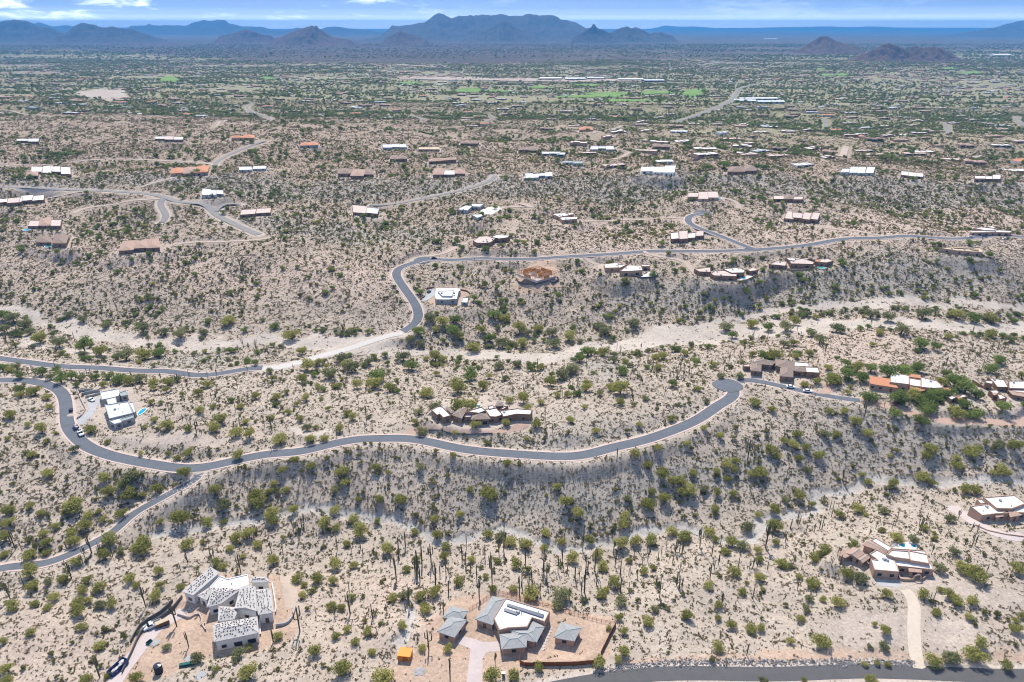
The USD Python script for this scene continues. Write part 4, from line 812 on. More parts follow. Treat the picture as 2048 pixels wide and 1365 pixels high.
for Hs in HOUSES:
    rnd = random.Random(hash(Hs['key']) % 1000 if False else sum(map(ord, Hs['key']))); z = Hs['z']; c = np.array(Hs['foot'].centroid.coords[0])
    o = thing(Hs['name'], Hs['label'], 'house' if Hs['name'] == 'house' else 'outbuilding', (c[0], c[1], z)); HOUSE_AT[Hs['key']] = (c, z, o)
    gp = [Polygon(p).buffer(0) for p in Hs['polys']]; site = Hs.get('site')
    for bi, ((kind, h, roof, pts, wall), pw) in enumerate(zip(Hs['blocks'], Hs['polys'])):
        q = ccw(pw) - c; lo = -2.5; eps = bi * .013
        if kind == 'flat':
            P = Polygon(q).buffer(0); th = .32 if P.area > 12 else .2; inn = P.buffer(-th)
            mb = MB()
            if inn.is_empty or inn.geom_type != 'Polygon': mb.prism(P, lo, h + eps); obj('wall', mb.m, wall, o); continue
            mb.prism(P.difference(inn), lo, h + eps); obj('wall', mb.m, wall, o)
            obj('roof', MB().prism(inn.buffer(.02), h - .55 + eps, h - .33 + eps).m, roof, o)
            if Hs['near'] and P.area > 60:
                for _ in range(2 if P.area < 140 else 4):
                    x0, y0, x1, y1 = inn.bounds
                    for _t in range(12):
                        p = np.array([rnd.uniform(x0, x1), rnd.uniform(y0, y1)])
                        if inn.buffer(-1).contains(shapely.Point(*p)): break
                    else: continue
                    if rnd.random() < .35: obj('roof_unit', MB().box((*p, h + .1), (1.0, 1.0, .85), rnd.random()).m, 'grey_concrete', o)
                    else: obj('vent_pipe', MB().tube([(*p, h - .4), (*p, h + .25)], .14, 6).m, 'black_plastic', o)
        else:
            (v, f), rid = pitched(q, h, kind); obj('roof', (v, f), roof, o)
            wl = Polygon(q).buffer(-.5)
            if not wl.is_empty and wl.geom_type == 'Polygon': obj('wall', MB().prism(wl, lo, h + .04 + eps).m, wall, o)
            if Hs['near'] == 2 and rid:
                for a, b in rid:
                    if np.linalg.norm(np.subtract(a, b)) > .8: obj('ridge_cap', MB().beam(np.array(a) + [0, 0, .05], np.array(b) + [0, 0, .05], .24, .10).m, 'pale_concrete' if site else 'sage_roof', o)
        others = [g for k, g in enumerate(gp) if k != bi]
        openings(o, np.array(Polygon(pw).buffer(-.5 if kind != 'flat' else 0).exterior.coords)[:-1] if not Polygon(pw).buffer(-.5).is_empty and Polygon(pw).buffer(-.5).geom_type == 'Polygon' else pw, others, z, h, Hs['near'] == 2, rnd, c)
# stacks of roof tiles waiting on the roofs of the building site
c, z, o = HOUSE_AT['site_house']; Hs = next(h for h in HOUSES if h['key'] == 'site_house'); rnd = random.Random(5); nst = 0; more = MB()
for (kind, h, roof, pts, wall), pw in zip(Hs['blocks'], Hs['polys']):
    if kind == 'flat': continue
    (v, f), rid = pitched(ccw(pw) - c, h, kind); P = Polygon(pw - c); Pin = P.buffer(-.7)
    e = ccw(pw); d = e[1] - e[0] if np.linalg.norm(e[1] - e[0]) > np.linalg.norm(e[2] - e[1]) else e[2] - e[1]; a = math.atan2(d[1], d[0]); ca, sa = math.cos(a), math.sin(a)
    V = np.asarray(v)[np.asarray(f)]
    for i in np.arange(-14, 14, .95):
        for j in np.arange(-14, 14, 1.15):
            pc = np.array(P.centroid.coords[0]); p = pc + [i * ca - j * sa, i * sa + j * ca] + np.array([rnd.uniform(-.3, .3), rnd.uniform(-.25, .25)])
            if not Pin.contains(shapely.Point(*p)) or rnd.random() < .10: continue
            zs = -9
            for t in V:
                A = np.column_stack([t[1, :2] - t[0, :2], t[2, :2] - t[0, :2]])
                if abs(np.linalg.det(A)) < 1e-6: continue
                s = np.linalg.solve(A, p - t[0, :2])
                if s.min() > -1e-6 and s.sum() < 1 + 1e-6: zs = max(zs, t[0, 2] + s[0] * (t[1, 2] - t[0, 2]) + s[1] * (t[2, 2] - t[0, 2]))
            if zs > 0:
                bx = ((*p, zs + .14), (.42, .28, .26), a + rnd.uniform(-.3, .3)); nst += 1
                if nst < 290: obj('tile_stack', MB().box(*bx).m, 'tile_stack_look', o)
                else: more.box(*bx)
if more.v: tag(obj('tile_stacks', more.m, 'tile_stack_look', o), kind='stuff')
# sky lights on the white roof of the grey tiled house
c, z, o = HOUSE_AT['grey_tile']
for pp in ([(1262,228),(1278,222),(1872,402),(1855,458),(1830,450),(1262,262)], [(1212,310),(1226,296),(1446,364),(1425,412),(1214,342)]):
    p = np.array(pp, float) / 8.192 + [860, 1180]; x, y = hit_z(p[:, 0], p[:, 1], z + 4.6); P = Polygon(np.column_stack([x, y]) - c).convex_hull
    s = obj('skylight', MB().prism(P, 4.1, 4.55).m, 'skylight_glass', o); obj('pane', MB().prism(P.buffer(-.12), 4.56, 4.60).m, 'skylight_glass', s)

# ------------------------------------------------------------------ vegetation
rng = np.random.default_rng(7)
def crown(r, h, z0, n, s, seed, lobes=6, flat=1.0):
    """a crown of leaf clumps spread through a few uneven lobes"""
    g = np.random.default_rng(seed); C0 = []
    for k in range(lobes):
        a = 2 * math.pi * (k + g.uniform(-.35, .35)) / lobes; d = r * g.uniform(.30, .62) if k else 0.0
        C0.append((math.cos(a) * d, math.sin(a) * d, z0 + (h - z0) * g.uniform(.35, .68), r * g.uniform(.36, .62)))
    C0 = np.array(C0); k = g.choice(lobes, n, p=C0[:, 3] ** 2 / (C0[:, 3] ** 2).sum())
    d = g.normal(size=(n, 3)); d /= np.linalg.norm(d, axis=1, keepdims=True); rad = C0[k, 3] * g.uniform(.55, 1.08, n)
    p = C0[k, :3] + d * rad[:, None] * [1, 1, .75 * flat]; p[:, 2] = np.maximum(p[:, 2], z0 * .55 + .05 + g.uniform(0, .25, n) * h)
    nr = d + g.normal(size=(n, 3)) * .55; nr /= np.linalg.norm(nr, axis=1, keepdims=True)
    a = np.cross(nr, g.normal(size=(n, 3))); a /= np.linalg.norm(a, axis=1, keepdims=True); b = np.cross(nr, a)
    sz = s * g.uniform(.55, 1.25, (n, 1)); v = np.stack([p + a * sz, p + b * sz * .75, p - a * sz, p - b * sz * .75], 1)
    i = np.arange(n)[:, None] * 4; return v.reshape(-1, 3), np.vstack([i + [0, 1, 2], i + [0, 2, 3]])
def stems(r, h, n, seed, rad=.11):
    g = np.random.default_rng(seed); mb = MB()
    for k in range(n):
        a = 2 * math.pi * (k + g.uniform(-.3, .3)) / n; e = r * g.uniform(.35, .6); top = h * g.uniform(.6, .8)
        mb.tube([(0, 0, -.4), (math.cos(a) * e * .3, math.sin(a) * e * .3, top * .45), (math.cos(a) * e, math.sin(a) * e, top)], [rad, rad * .75, rad * .3], 5)
    return mb.m
def saguaro(h, arms, seed, r=.18):
    g = np.random.default_rng(seed); mb = MB()
    def rib(pts, rad):
        p = np.asarray(pts, float); t = np.gradient(p, axis=0); t /= np.linalg.norm(t, axis=1, keepdims=True); n = 16; ang = np.arange(n) * 2 * np.pi / n
        x = np.cross(t, [0.3, 1, .05]); x /= np.linalg.norm(x, axis=1, keepdims=True); y = np.cross(t, x); rr = np.asarray(rad)[:, None] * np.where(np.arange(n) % 2, 1.0, .78)[None]
        v = (p[:, None] + rr[..., None] * (np.cos(ang)[None, :, None] * x[:, None] + np.sin(ang)[None, :, None] * y[:, None])).reshape(-1, 3)
        f = [(i * n + j, i * n + (j + 1) % n, (i + 1) * n + (j + 1) % n, (i + 1) * n + j) for i in range(len(p) - 1) for j in range(n)]; mb.add(v, f)
    z = np.array([-.5, 0, .15, .4, .7, .88, .97, 1.0]) * h; lean = g.uniform(-.02, .02, 2)
    rib([(lean[0] * q, lean[1] * q, q) for q in z], np.array([.8, .85, .95, 1.05, 1.0, .85, .55, .08]) * r)
    for k in range(arms):
        a = g.uniform(0, 6.28); z0 = h * g.uniform(.38, .6); L = h * g.uniform(.2, .42); o = r + g.uniform(.45, .75); c, s = math.cos(a), math.sin(a)
        q = [(.4 * r, 0), (o * .6, -.02), (o * .92, .12), (o, .45), (o, L * .7), (o, L * .95), (o, L)]
        rib([(c * x, s * x, z0 + y) for x, y in q], np.array([.6, .68, .72, .75, .72, .5, .06]) * r)
    return mb.m
PROTO = {}
def proto(kind, parts_list):
    """a class prim, with its parts, that the copies of one kind refer to"""
    n = len([k for k in PROTO if k[0] == kind]); path = f'/World/Looks/{kind}_kind_{n:03d}'
    stage.CreateClassPrim(path)
    for nm, mesh, look in parts_list: usdkit.mesh(stage, path + '/' + nm, mesh, '/World/Looks/' + look, smooth=True if nm in ('trunk',) else False)
    PROTO[(kind, n)] = (path, parts_list)
for k in range(6):
    hh = (4.2, 4.8, 3.8, 4.5, 5.2, 3.6)[k]
    proto('palo_verde_tree', [('crown', crown(3.0, hh * .92, .35, 900, .27, 10 + k, 6 + k % 3), 'palo_verde_leaf'), ('trunk', stems(2.4, hh, 4, 20 + k), 'bark')])
    proto('mesquite_tree', [('crown', crown(3.0, hh, .4, 900, .28, 30 + k, 7), 'mesquite_leaf'), ('trunk', stems(2.4, hh, 3, 40 + k, .15), 'bark')])
    proto('ironwood_tree', [('crown', crown(2.9, hh * .85, .3, 850, .27, 50 + k, 7), 'ironwood_leaf'), ('trunk', stems(2.2, hh, 3, 60 + k, .13), 'bark')])
    proto('creosote_shrub', [('crown', crown(1.15, 1.75, .15, 150, .22, 70 + k, 4), 'creosote_leaf'), ('trunk', stems(.9, 1.6, 5, 80 + k, .03), 'bark')])
for k in range(8): proto('saguaro_cactus', [('trunk', saguaro((6.5, 7.6, 5.4, 8.4, 7.0, 6.0, 8.0, 4.5)[k], (0, 2, 0, 4, 1, 3, 2, 0)[k], 90 + k), 'cactus_skin')])
NPROTO = {'palo_verde_tree': 6, 'mesquite_tree': 6, 'ironwood_tree': 6, 'creosote_shrub': 6, 'saguaro_cactus': 8}
CROPS = [((0, 980), 2.926), ((680, 980), 2.926), ((1348, 980), 2.926), ((0, 620), 2.926), ((680, 620), 2.926), ((1348, 620), 2.926)]
TREES = [  # crown centre and width as seen in the six enlarged pieces of the photograph
 '430,85,130 180,90,60 720,130,80 610,165,55 520,140,75 500,200,90 330,205,60 430,240,80 440,290,90 265,255,70 280,300,80 60,110,90 60,185,80 30,270,80 180,370,90 275,360,60 30,370,60 1070,155,130 1310,75,90 1220,190,80 1310,180,50 1590,130,100 1510,60,110 1600,170,80 1720,110,70 1960,115,70 1905,185,90 1970,215,60 640,280,110 850,310,140 810,330,80 940,180,50 620,370,90 710,350,60 450,405,80 1100,310,90 1390,275,90 1460,250,90 1350,335,60 1510,310,70 1190,300,40 1660,275,40 180,470,110 200,550,90 290,530,60 380,510,80 520,520,70 490,575,70 580,560,90 770,510,80 800,550,60 945,550,60 930,470,70 1060,560,60 1270,420,70 1310,440,70 1425,385,40 1600,405,80 1960,430,90 2030,310,50 920,610,90 320,620,80 80,670,90 205,660,60 280,680,60 460,650,90 520,640,60 460,700,100 590,660,80 655,660,80 1740,510,80 1860,515,90 1955,525,70 1780,550,50 180,825,70 1770,615,60 2000,680,60 1940,670,80 1625,850,70 2030,810,60 1970,850,60 590,900,80 980,910,60 1160,975,90 1400,950,90 1460,910,60 1850,930,90 1460,1055,130 2000,1030,120 50,1040,80 800,1095,90 630,1080,50 50,1110,80 510,1105,90 1265,1040,50 20,880,60',
 '110,50,50 230,50,60 355,60,80 80,160,70 220,180,50 120,230,110 440,245,60 700,135,60 550,165,60 570,260,80 620,325,70 1200,250,70 870,250,80 990,290,90 940,265,80 1295,295,60 1320,60,90 1390,130,90 1460,285,70 1195,330,60 1090,310,90 1670,140,70 1800,70,100 1900,40,90 1660,190,80 1640,300,100 1730,290,80 1820,280,90 1940,230,80 2010,260,90 280,340,90 390,455,60 450,400,60 80,435,60 40,310,50 770,400,60 610,390,70 1030,425,80 690,530,80 850,505,50 895,570,60 1015,570,60 1120,590,120 1300,600,120 1425,635,50 1275,670,80 1540,440,80 1510,370,80 1360,390,90 1610,540,90 1530,600,80 1640,640,90 1560,575,50 1690,410,50 1780,470,60 1830,450,50 1860,545,50 1840,690,60 1800,760,80 1630,740,60 1660,820,60 2020,730,60 1920,690,40 380,610,80 310,620,70 510,690,80 560,590,90 480,610,80 70,620,60 370,790,70 160,820,70 90,880,60 190,940,60 480,915,60 630,920,70 20,1030,60 265,1085,150 890,1085,120 1020,1080,90 1165,1025,70 1510,1000,90 1660,940,90 1630,990,60 1570,805,40',
 '650,50,60 725,30,80 490,140,50 425,205,90 240,105,60 590,110,80 805,80,50 970,140,70 1070,100,90 1120,140,40 1220,115,60 1610,165,70 1300,270,90 1400,285,70 1215,230,50 1640,355,70 1050,315,70 1550,450,80 1690,440,110 1760,490,130 1010,480,90 1085,505,90 60,270,80 200,235,80 240,280,60 340,300,90 400,320,80 580,200,100 300,350,70 590,300,50 490,350,60 880,345,90 820,395,80 850,370,60 500,400,60 630,420,90 680,440,50 500,505,80 350,470,90 200,550,70 400,590,60 800,535,100 730,500,50 520,580,40 260,665,60 80,730,80 255,745,50 770,690,60 740,745,60 950,645,90 870,635,50 790,630,60 1240,605,70 1455,600,80 1600,600,80 1650,640,90 1560,580,50 1740,640,80 1725,740,60 2030,730,60 2000,805,80 450,800,80 510,800,60 330,780,70 255,910,90 850,870,120 1230,815,80 1225,905,70 1170,780,40 680,880,60 1515,985,110 1620,970,120 1760,960,140 1790,885,90 1935,1020,80 1115,1015,45 1245,1015,45 1185,1010,40 520,1110,60 1150,1115,90 760,1110,40 2000,450,90',
 '240,155,110 350,175,130 500,200,140 590,235,90 740,235,180 850,245,120 930,245,80 620,90,60 410,20,60 490,50,60 840,90,120 960,120,70 1060,125,120 1340,45,120 1710,135,120 1610,90,60 1190,125,60 1450,295,50 1770,235,70 1340,285,40 1800,320,100 1870,305,60 2000,270,90 2030,320,80 1930,370,90 1980,440,60 1770,400,70 1860,440,40 1620,505,70 1790,510,60 1690,595,50 1760,635,50 1590,625,50 1920,575,40 2030,600,60 210,470,90 125,490,60 280,505,60 290,560,50 250,690,80 65,605,80 190,840,60 440,810,60 535,690,80 630,770,40 1110,830,70 1040,860,50 985,840,40 825,840,40 1400,845,80 285,945,80 610,980,80 770,965,120 720,1010,80 640,1060,90 760,1070,100 840,1080,50 920,1040,80 1085,945,90 1730,870,60 1820,905,70 1650,930,60 1260,1050,80 1500,1070,100 1580,1060,60 1670,1050,60 2000,940,90 2020,1000,70 1960,1050,60 1215,430,70 1160,480,60 1070,490,40 975,465,50 900,455,45 610,435,50 1500,500,60 885,535,50 940,540,40 900,640,50 1250,560,50 1170,580,70 1300,630,90 1100,690,60 1260,680,80 1380,710,90 1460,720,80 1640,745,100 1820,750,80 1990,690,60 1900,745,60 850,680,40 980,665,90 1440,650,50 1410,560,50 360,400,80 420,385,70 250,360,70 300,385,60 100,330,60 700,400,90 760,410,80 820,400,80 900,415,70 990,415,80 560,390,60 640,385,60 1040,400,60 120,380,60 60,350,60 20,340,60 480,395,60 80,30,120 30,30,90 150,80,100 90,130,70 30,110,70 180,120,60',
 '410,160,70 470,190,60 370,265,90 420,320,90 220,370,130 210,420,110 100,435,70 290,450,80 70,320,130 170,300,60 600,280,70 560,270,90 760,370,120 970,395,50 875,385,50 690,445,120 505,475,100 840,445,80 1115,340,50 1035,315,60 930,320,80 1175,330,60 785,210,90 950,190,90 1070,195,80 1020,200,40 1250,180,110 1340,150,90 1240,130,80 870,165,70 1550,110,110 1720,75,80 1520,90,70 480,700,80 670,720,40 795,670,70 970,655,60 1145,660,80 1100,565,60 465,590,60 75,620,60 990,520,70 1075,515,90 690,545,120 770,550,110 560,560,90 1270,495,50 1330,495,50 1520,485,50 1175,535,50 1350,640,60 1430,565,40 1750,670,50 1940,630,60 1640,535,60 1785,510,50 1720,550,40 1500,705,60 1640,450,120 1580,450,80 1440,450,80 1350,330,120 1300,370,100 1230,415,90 1400,280,70 1450,240,90 1650,350,80 1600,290,60 1860,330,60 1960,225,60 1880,265,70 1540,240,90 205,915,60 280,950,40 470,915,60 660,850,50 980,890,60 1090,750,40 1725,835,70 1860,800,60 870,1060,120 1270,1030,60 1890,950,90 1800,900,60 1820,1060,60 1950,1000,80 2000,1060,80 230,1100,60 360,1100,70 1680,1100,60 30,930,60 530,40,90 600,60,90 680,50,80 900,20,90 960,40,80 460,120,80 560,110,60 660,110,90 700,150,70 1100,130,60 1160,100,70 1050,100,90 830,110,70',
 '470,530,80 100,195,50 340,145,60 570,575,60 140,455,50 190,535,40 580,255,110 530,265,80 270,730,60 75,780,50 360,880,60 880,720,70 950,720,60 1060,650,80 1130,715,80 720,720,70 700,785,80 850,845,80 770,800,60 640,760,60 560,820,80 600,850,60 730,860,60 780,930,60 500,940,100 350,930,60 250,945,60 300,900,80 450,960,60 110,950,60 40,1000,80 90,1040,100 180,1040,60 250,1060,60 310,980,60 340,1070,60 1740,820,110 1500,800,90 1480,840,80 1650,860,60 1450,970,90 1860,950,50 1920,930,90 1700,1040,80 1760,1050,80 1280,1010,70 1510,1010,60 1260,850,40 1100,960,50 1130,1000,60 1900,780,90 1990,790,90 1650,900,80 930,400,110 1000,370,90 1100,390,90 1140,500,100 1250,360,120 1340,360,120 1640,410,120 1700,440,140 1560,420,80 1300,520,100 1400,490,100 1450,520,90 1550,480,90 1330,530,80 1480,570,110 1650,590,110 1750,600,100 1780,500,60 1920,560,90 1440,640,80 1290,600,80 990,590,60 1690,545,80 840,410,60 760,430,60 380,380,60 1650,20,100 1450,20,90 1750,45,80 1850,40,110 1150,20,80 1250,40,80 700,60,80 450,75,80 300,90,90 550,100,70 650,95,90 950,100,90 800,130,70 850,170,80 1200,130,60 1330,110,90 1440,190,90 1520,215,60 1850,130,80 1960,170,60 1600,150,60 700,190,60 640,200,60 1070,330,90 1150,340,70 1000,310,60 1420,330,90 1850,340,80 1900,290,80 270,380,60 60,250,60 20,225,50 120,300,60 200,210,50 460,255,50 790,255,60 720,250,50 900,330,60']
CACTI = [  # foot and height, the same way
 '390,345,60 537,370,110 485,430,60 500,410,60 90,350,90 130,360,60 685,350,40 735,435,40 590,390,70 660,390,70 1240,420,70 1255,410,50 1410,490,90 1535,360,70 1590,370,60 1660,390,60 1060,480,60 420,520,80 385,460,50 60,640,90 140,560,60 855,690,90 1100,430,70 1155,510,50 920,570,40 1850,730,50 1960,740,70 1755,830,110 1600,890,110 1035,800,110 1105,920,80 585,1100,110 1975,350,60 1720,250,60 1765,220,70 1755,280,70 1780,200,60 1890,250,60 1915,240,60 2045,600,60',
 '330,530,140 345,385,140 383,330,110 120,340,90 135,395,70 295,420,80 200,400,50 70,375,40 440,500,100 450,520,100 468,535,100 480,440,130 535,440,100 560,560,130 585,500,80 620,490,80 640,520,60 455,480,90 715,420,80 735,440,70 765,480,60 800,520,80 848,400,70 880,440,70 890,550,110 930,370,80 958,360,100 740,320,60 1085,440,80 1190,480,110 1210,540,100 1220,480,60 1120,520,80 1065,560,80 1050,620,90 1105,610,80 1170,610,80 1130,590,60 1275,480,80 1330,480,70 1300,430,70 1375,520,110 1430,600,130 1400,520,60 1412,600,80 1450,480,90 1440,460,60 1500,560,80 1490,480,110 1530,480,60 1610,450,70 1640,500,90 1660,480,40 1700,470,50 1690,500,60 1720,400,60 1740,520,60 1770,440,60 1800,420,70 1850,560,90 1870,630,80 1860,420,60 1880,380,50 1960,370,80 2000,380,90 1945,430,50 1970,560,110 2000,590,70 1985,500,60 1960,380,60 1910,340,50 1600,370,80 1640,600,110 1690,600,50 1420,360,90 60,730,110 190,750,80 405,680,100 590,700,50 605,710,90 515,660,50 520,940,100 815,630,100 1340,630,60 635,600,90 680,570,50 645,1110,100 908,1030,60 210,130,60 190,140,50',
 '10,360,60 30,370,70 55,350,60 80,330,40 150,340,90 220,390,80 270,330,60 375,460,80 210,520,90 235,470,60 260,440,70 440,470,50 460,460,70 485,460,60 545,470,60 535,340,110 575,280,70 650,310,70 650,420,40 15,560,70 30,580,90 45,580,60 120,440,40 680,230,80 720,200,60 735,200,60 770,260,50 790,180,70 820,250,60 850,230,60 865,230,70 920,160,60 910,120,60 930,110,50 980,180,40 1040,130,40 1070,80,40 1140,270,50 1180,230,50 1275,230,50 1300,190,50 1430,250,70 1440,260,50 1475,180,60 1435,150,50 1490,230,40 1560,260,50 1590,200,60 1660,180,60 1740,240,60 1760,330,70 1745,330,60 1700,330,60 1770,260,50 1805,390,40 1830,480,40 1505,380,50 955,390,60 970,450,80 815,370,50 920,450,50 745,470,50 720,590,60 280,670,70 460,640,80 320,780,60 425,970,80 745,930,30 1500,640,50 1520,640,50 1250,50,60 1265,60,50 1280,40,50 1320,60,40',
 '30,200,60 50,220,50 95,230,60 100,250,50 40,190,40 205,240,40 175,240,50 330,360,60 190,370,50 200,370,40 215,400,40 170,390,40 395,420,40 450,430,50 475,400,50 510,380,60 530,410,60 540,400,50 560,450,40 600,400,40 630,410,40 660,420,50 380,370,40 420,370,40 770,400,40 945,420,50 1040,420,50 1080,400,40 1110,410,50 1215,400,40 1270,390,40 1070,470,50 1100,480,50 950,520,50 905,550,50 990,600,60 1070,650,60 1100,680,60 1120,690,70 1150,720,90 1180,730,40 1130,550,60 1160,620,50 1240,540,50 1270,540,60 1200,580,40 1380,600,50 1410,710,70 1370,700,40 1395,250,70 1425,220,60 1460,240,60 1500,240,60 1520,290,40 1450,360,40 1600,430,50 1720,360,40 1550,690,50 1590,700,80 1610,720,50 840,740,60 610,740,40 300,800,50 1225,1000,50 1570,450,40 1390,460,50 970,640,60 1630,780,40 1590,830,40 1760,770,40 1970,740,40 880,870,40 1950,450,50',
 '1155,350,80 1075,470,60 1100,460,40 1160,520,40 1270,450,40 1300,510,60 1370,490,40 1400,500,60 1340,440,40 1390,450,60 1455,380,60 930,530,50 440,550,70 155,650,80 190,690,60 145,700,50 50,690,40 55,720,40 110,590,40 30,600,40 350,560,40 1200,640,60 1245,720,60 1010,480,40 600,720,40 1620,890,70 1440,330,50 1500,290,30 1550,340,40 1570,260,50 1620,230,40 1640,260,50 1660,300,40 1730,280,50 1750,290,50 1745,330,40 1700,410,50 1740,400,50 1770,440,50 1710,350,40 1830,350,60 1850,390,50 1930,400,60 1950,380,50 1970,390,40 1990,350,60 2010,380,50 2040,400,60 1900,500,50 1890,320,40 1800,320,40 1760,240,40',
 '455,180,50 440,220,50 490,190,50 510,190,50 545,180,50 410,240,50 430,220,40 350,270,50 385,280,40 320,310,50 300,310,40 290,380,50 215,340,50 185,350,40 90,330,50 60,340,40 100,370,40 10,370,60 20,400,60 55,400,50 40,330,50 670,200,40 720,130,40 740,160,40 975,110,50 1035,160,40 880,270,60 900,200,50 530,470,50 820,530,50 1115,620,110 1150,100,40 1290,140,40 1230,570,40 1570,350,60 1590,330,50 1690,290,50 1710,330,50 1720,280,60 1740,240,40 1760,290,50 1790,260,50 1800,350,50 1830,300,50 1880,310,50 1890,240,60 1960,250,40 1990,280,50 1860,230,40 1930,240,40 1340,170,50 1320,160,40 1200,130,40 1640,330,40 1540,370,40 430,880,110 490,920,60 985,1000,80 655,1000,60']
def spots(L):
    out = []
    for ((ox, oy), s), t in zip(CROPS, L): out += [(ox + float(a) / s, oy + float(b) / s, float(c) / s) for a, b, c in (q.split(',') for q in t.split())]
    return np.array(out)
tr = spots(TREES); ca = spots(CACTI)
FOOTS = shapely.union_all([h['foot'] for h in HOUSES])
tp = at(tr[:, 0], np.minimum(tr[:, 1] + tr[:, 2] * .34, 1395)); dep = tp[:, 1] * _cp - (tp[:, 2] - CAMZ) * _sp; tw = tr[:, 2] * dep / F
cp_ = at(ca[:, 0], np.minimum(ca[:, 1], 1390)); dep = cp_[:, 1] * _cp - (cp_[:, 2] - CAMZ) * _sp; ch = ca[:, 2] * dep / F / np.maximum(.55, np.cos(np.arctan2(CAMZ - cp_[:, 2], cp_[:, 1])))
villa = (tr[:, 0] > 1490) & (tr[:, 1] > 700) & (tr[:, 1] < 850) & ((tr[:, 1] < 800) | (tr[:, 0] > 1770))
wash = (tr[:, 1] < 760) & ~villa
# more trees where the photograph shows them standing thick, farther off
def scatter(y0, y1, per_m2, side=.82, zone=None, clump=None, seed=1, veg=.35):
    g = np.random.default_rng(seed); W0, W1 = float(_W(y0)), float(_W(y1)); area = side * (W0 + W1) * (y1 - y0); n = int(area * per_m2)
    y = y0 + (y1 - y0) * g.random(n * 2); keep = g.random(n * 2) < _W(y) / W1; y = y[keep][:n]; x = g.uniform(-side, side, len(y)) * _W(y)
    i, j = _ij(x, y); v = map_coordinates(VEG, [i, j], order=1); p = np.clip(v, 0, 1)
    if zone is not None: p = p * map_coordinates(zone, [i, j], order=1)
    if clump: s, lo, hi = clump; p = p * np.clip((meshkit.fbm(np.column_stack([x / s, y / s, 0 * x]), 3, seed + 50) - lo) / (hi - lo), 0, 1)
    ok = (g.random(len(x)) < p) & (v > veg); x, y = x[ok], y[ok]
    return np.column_stack([x, y, ground(x, y)])
KIND = {}
def put(kind, p, s, jitter=True):
    p = np.asarray(p, float); KIND.setdefault(kind, []).append(np.column_stack([p, s]))
free = ~shapely.contains_xy(FOOTS.buffer(.5), tp[:, 0], tp[:, 1])
hs = np.abs(np.sin(tr[:, 0] * 12.9898 + tr[:, 1] * 78.233)) * 43758 % 1
sel = np.where(villa, np.where(hs < .75, 1, 0), np.where(wash, np.where(hs < .40, 2, np.where(hs < .72, 1, 0)), np.where(hs < .13, 2, 0)))
for k, nm in enumerate(('palo_verde_tree', 'mesquite_tree', 'ironwood_tree')):
    m = free & (sel == k); put(nm, tp[m], np.clip(tw[m] / (6.0, 5.5, 5.6)[k], .32, 2.0))
okc = ~shapely.contains_xy(FOOTS.buffer(.3), cp_[:, 0], cp_[:, 1]); put('saguaro_cactus', cp_[okc], np.clip(ch[okc] / 6.8, .5, 1.6))
bank = np.clip(gaussian_filter(ZONE['sand'], (7, 9)) * 3 - .25, 0, 1) * (1 - ZONE['sand'])
q = scatter(300, 800, 1 / 55., zone=bank, clump=(16, .36, .55), seed=33); k = rng.random(len(q)); put('mesquite_tree', q[k < .5], rng.uniform(.4, .95, (k < .5).sum())); put('ironwood_tree', q[k >= .5], rng.uniform(.4, .9, (k >= .5).sum()))
drain = np.clip((gaussian_filter(GZ, (14, 22)) - GZ) / 2.2 - .15, 0, 1) * np.clip((GY - 250) / 60, 0, 1)
q = scatter(280, 900, 1 / 75., zone=drain, clump=(20, .30, .5), seed=43); k = rng.random(len(q)); put('palo_verde_tree', q[k < .4], rng.uniform(.35, .85, (k < .4).sum())); put('mesquite_tree', q[k >= .4], rng.uniform(.4, .9, (k >= .4).sum()))
q = scatter(900, 1900, 1 / 120., zone=drain, clump=(40, .28, .5), seed=44); put('mesquite_tree', q, rng.uniform(.6, 1.3, len(q)))
slope = np.clip(ZONE['grey'] * .6 + gaussian_filter(np.gradient(GZ, axis=0) / np.maximum(np.gradient(YS)[:, None], .3), (2, 2)) * 3.2 - .1, 0, 1)
q = scatter(120, 430, 1 / 1100., clump=(60, .45, .6), seed=3); put('palo_verde_tree', q, rng.uniform(.4, .8, len(q)))
q = scatter(330, 900, 1 / 420., clump=(70, .36, .6), seed=4); k = rng.random(len(q)); put('palo_verde_tree', q[k < .35], rng.uniform(.45, 1.0, (k < .35).sum())); put('mesquite_tree', q[(k >= .35) & (k < .7)], rng.uniform(.45, 1.05, ((k >= .35) & (k < .7)).sum())); put('ironwood_tree', q[k >= .7], rng.uniform(.45, 1.0, (k >= .7).sum()))
q = scatter(430, 900, 1 / 900., clump=(40, .45, .6), seed=5); put('saguaro_cactus', q, rng.uniform(.7, 1.15, len(q)))
q = scatter(120, 480, 1 / 34., clump=(22, .38, .60), seed=6); put('creosote_shrub', q, rng.lognormal(-.35, .3, len(q)))
q = scatter(120, 480, 1 / 45., zone=slope, clump=(18, .36, .60), seed=16); put('creosote_shrub', q, rng.uniform(.6, 1.4, len(q)))
q = np.vstack([scatter(480, 1100, 1 / 42., clump=(40, .34, .60), seed=7), scatter(480, 1300, 1 / 48., zone=slope, clump=(30, .26, .5), seed=17)]); put('creosote_shrub', q, rng.uniform(.7, 1.5, len(q)))
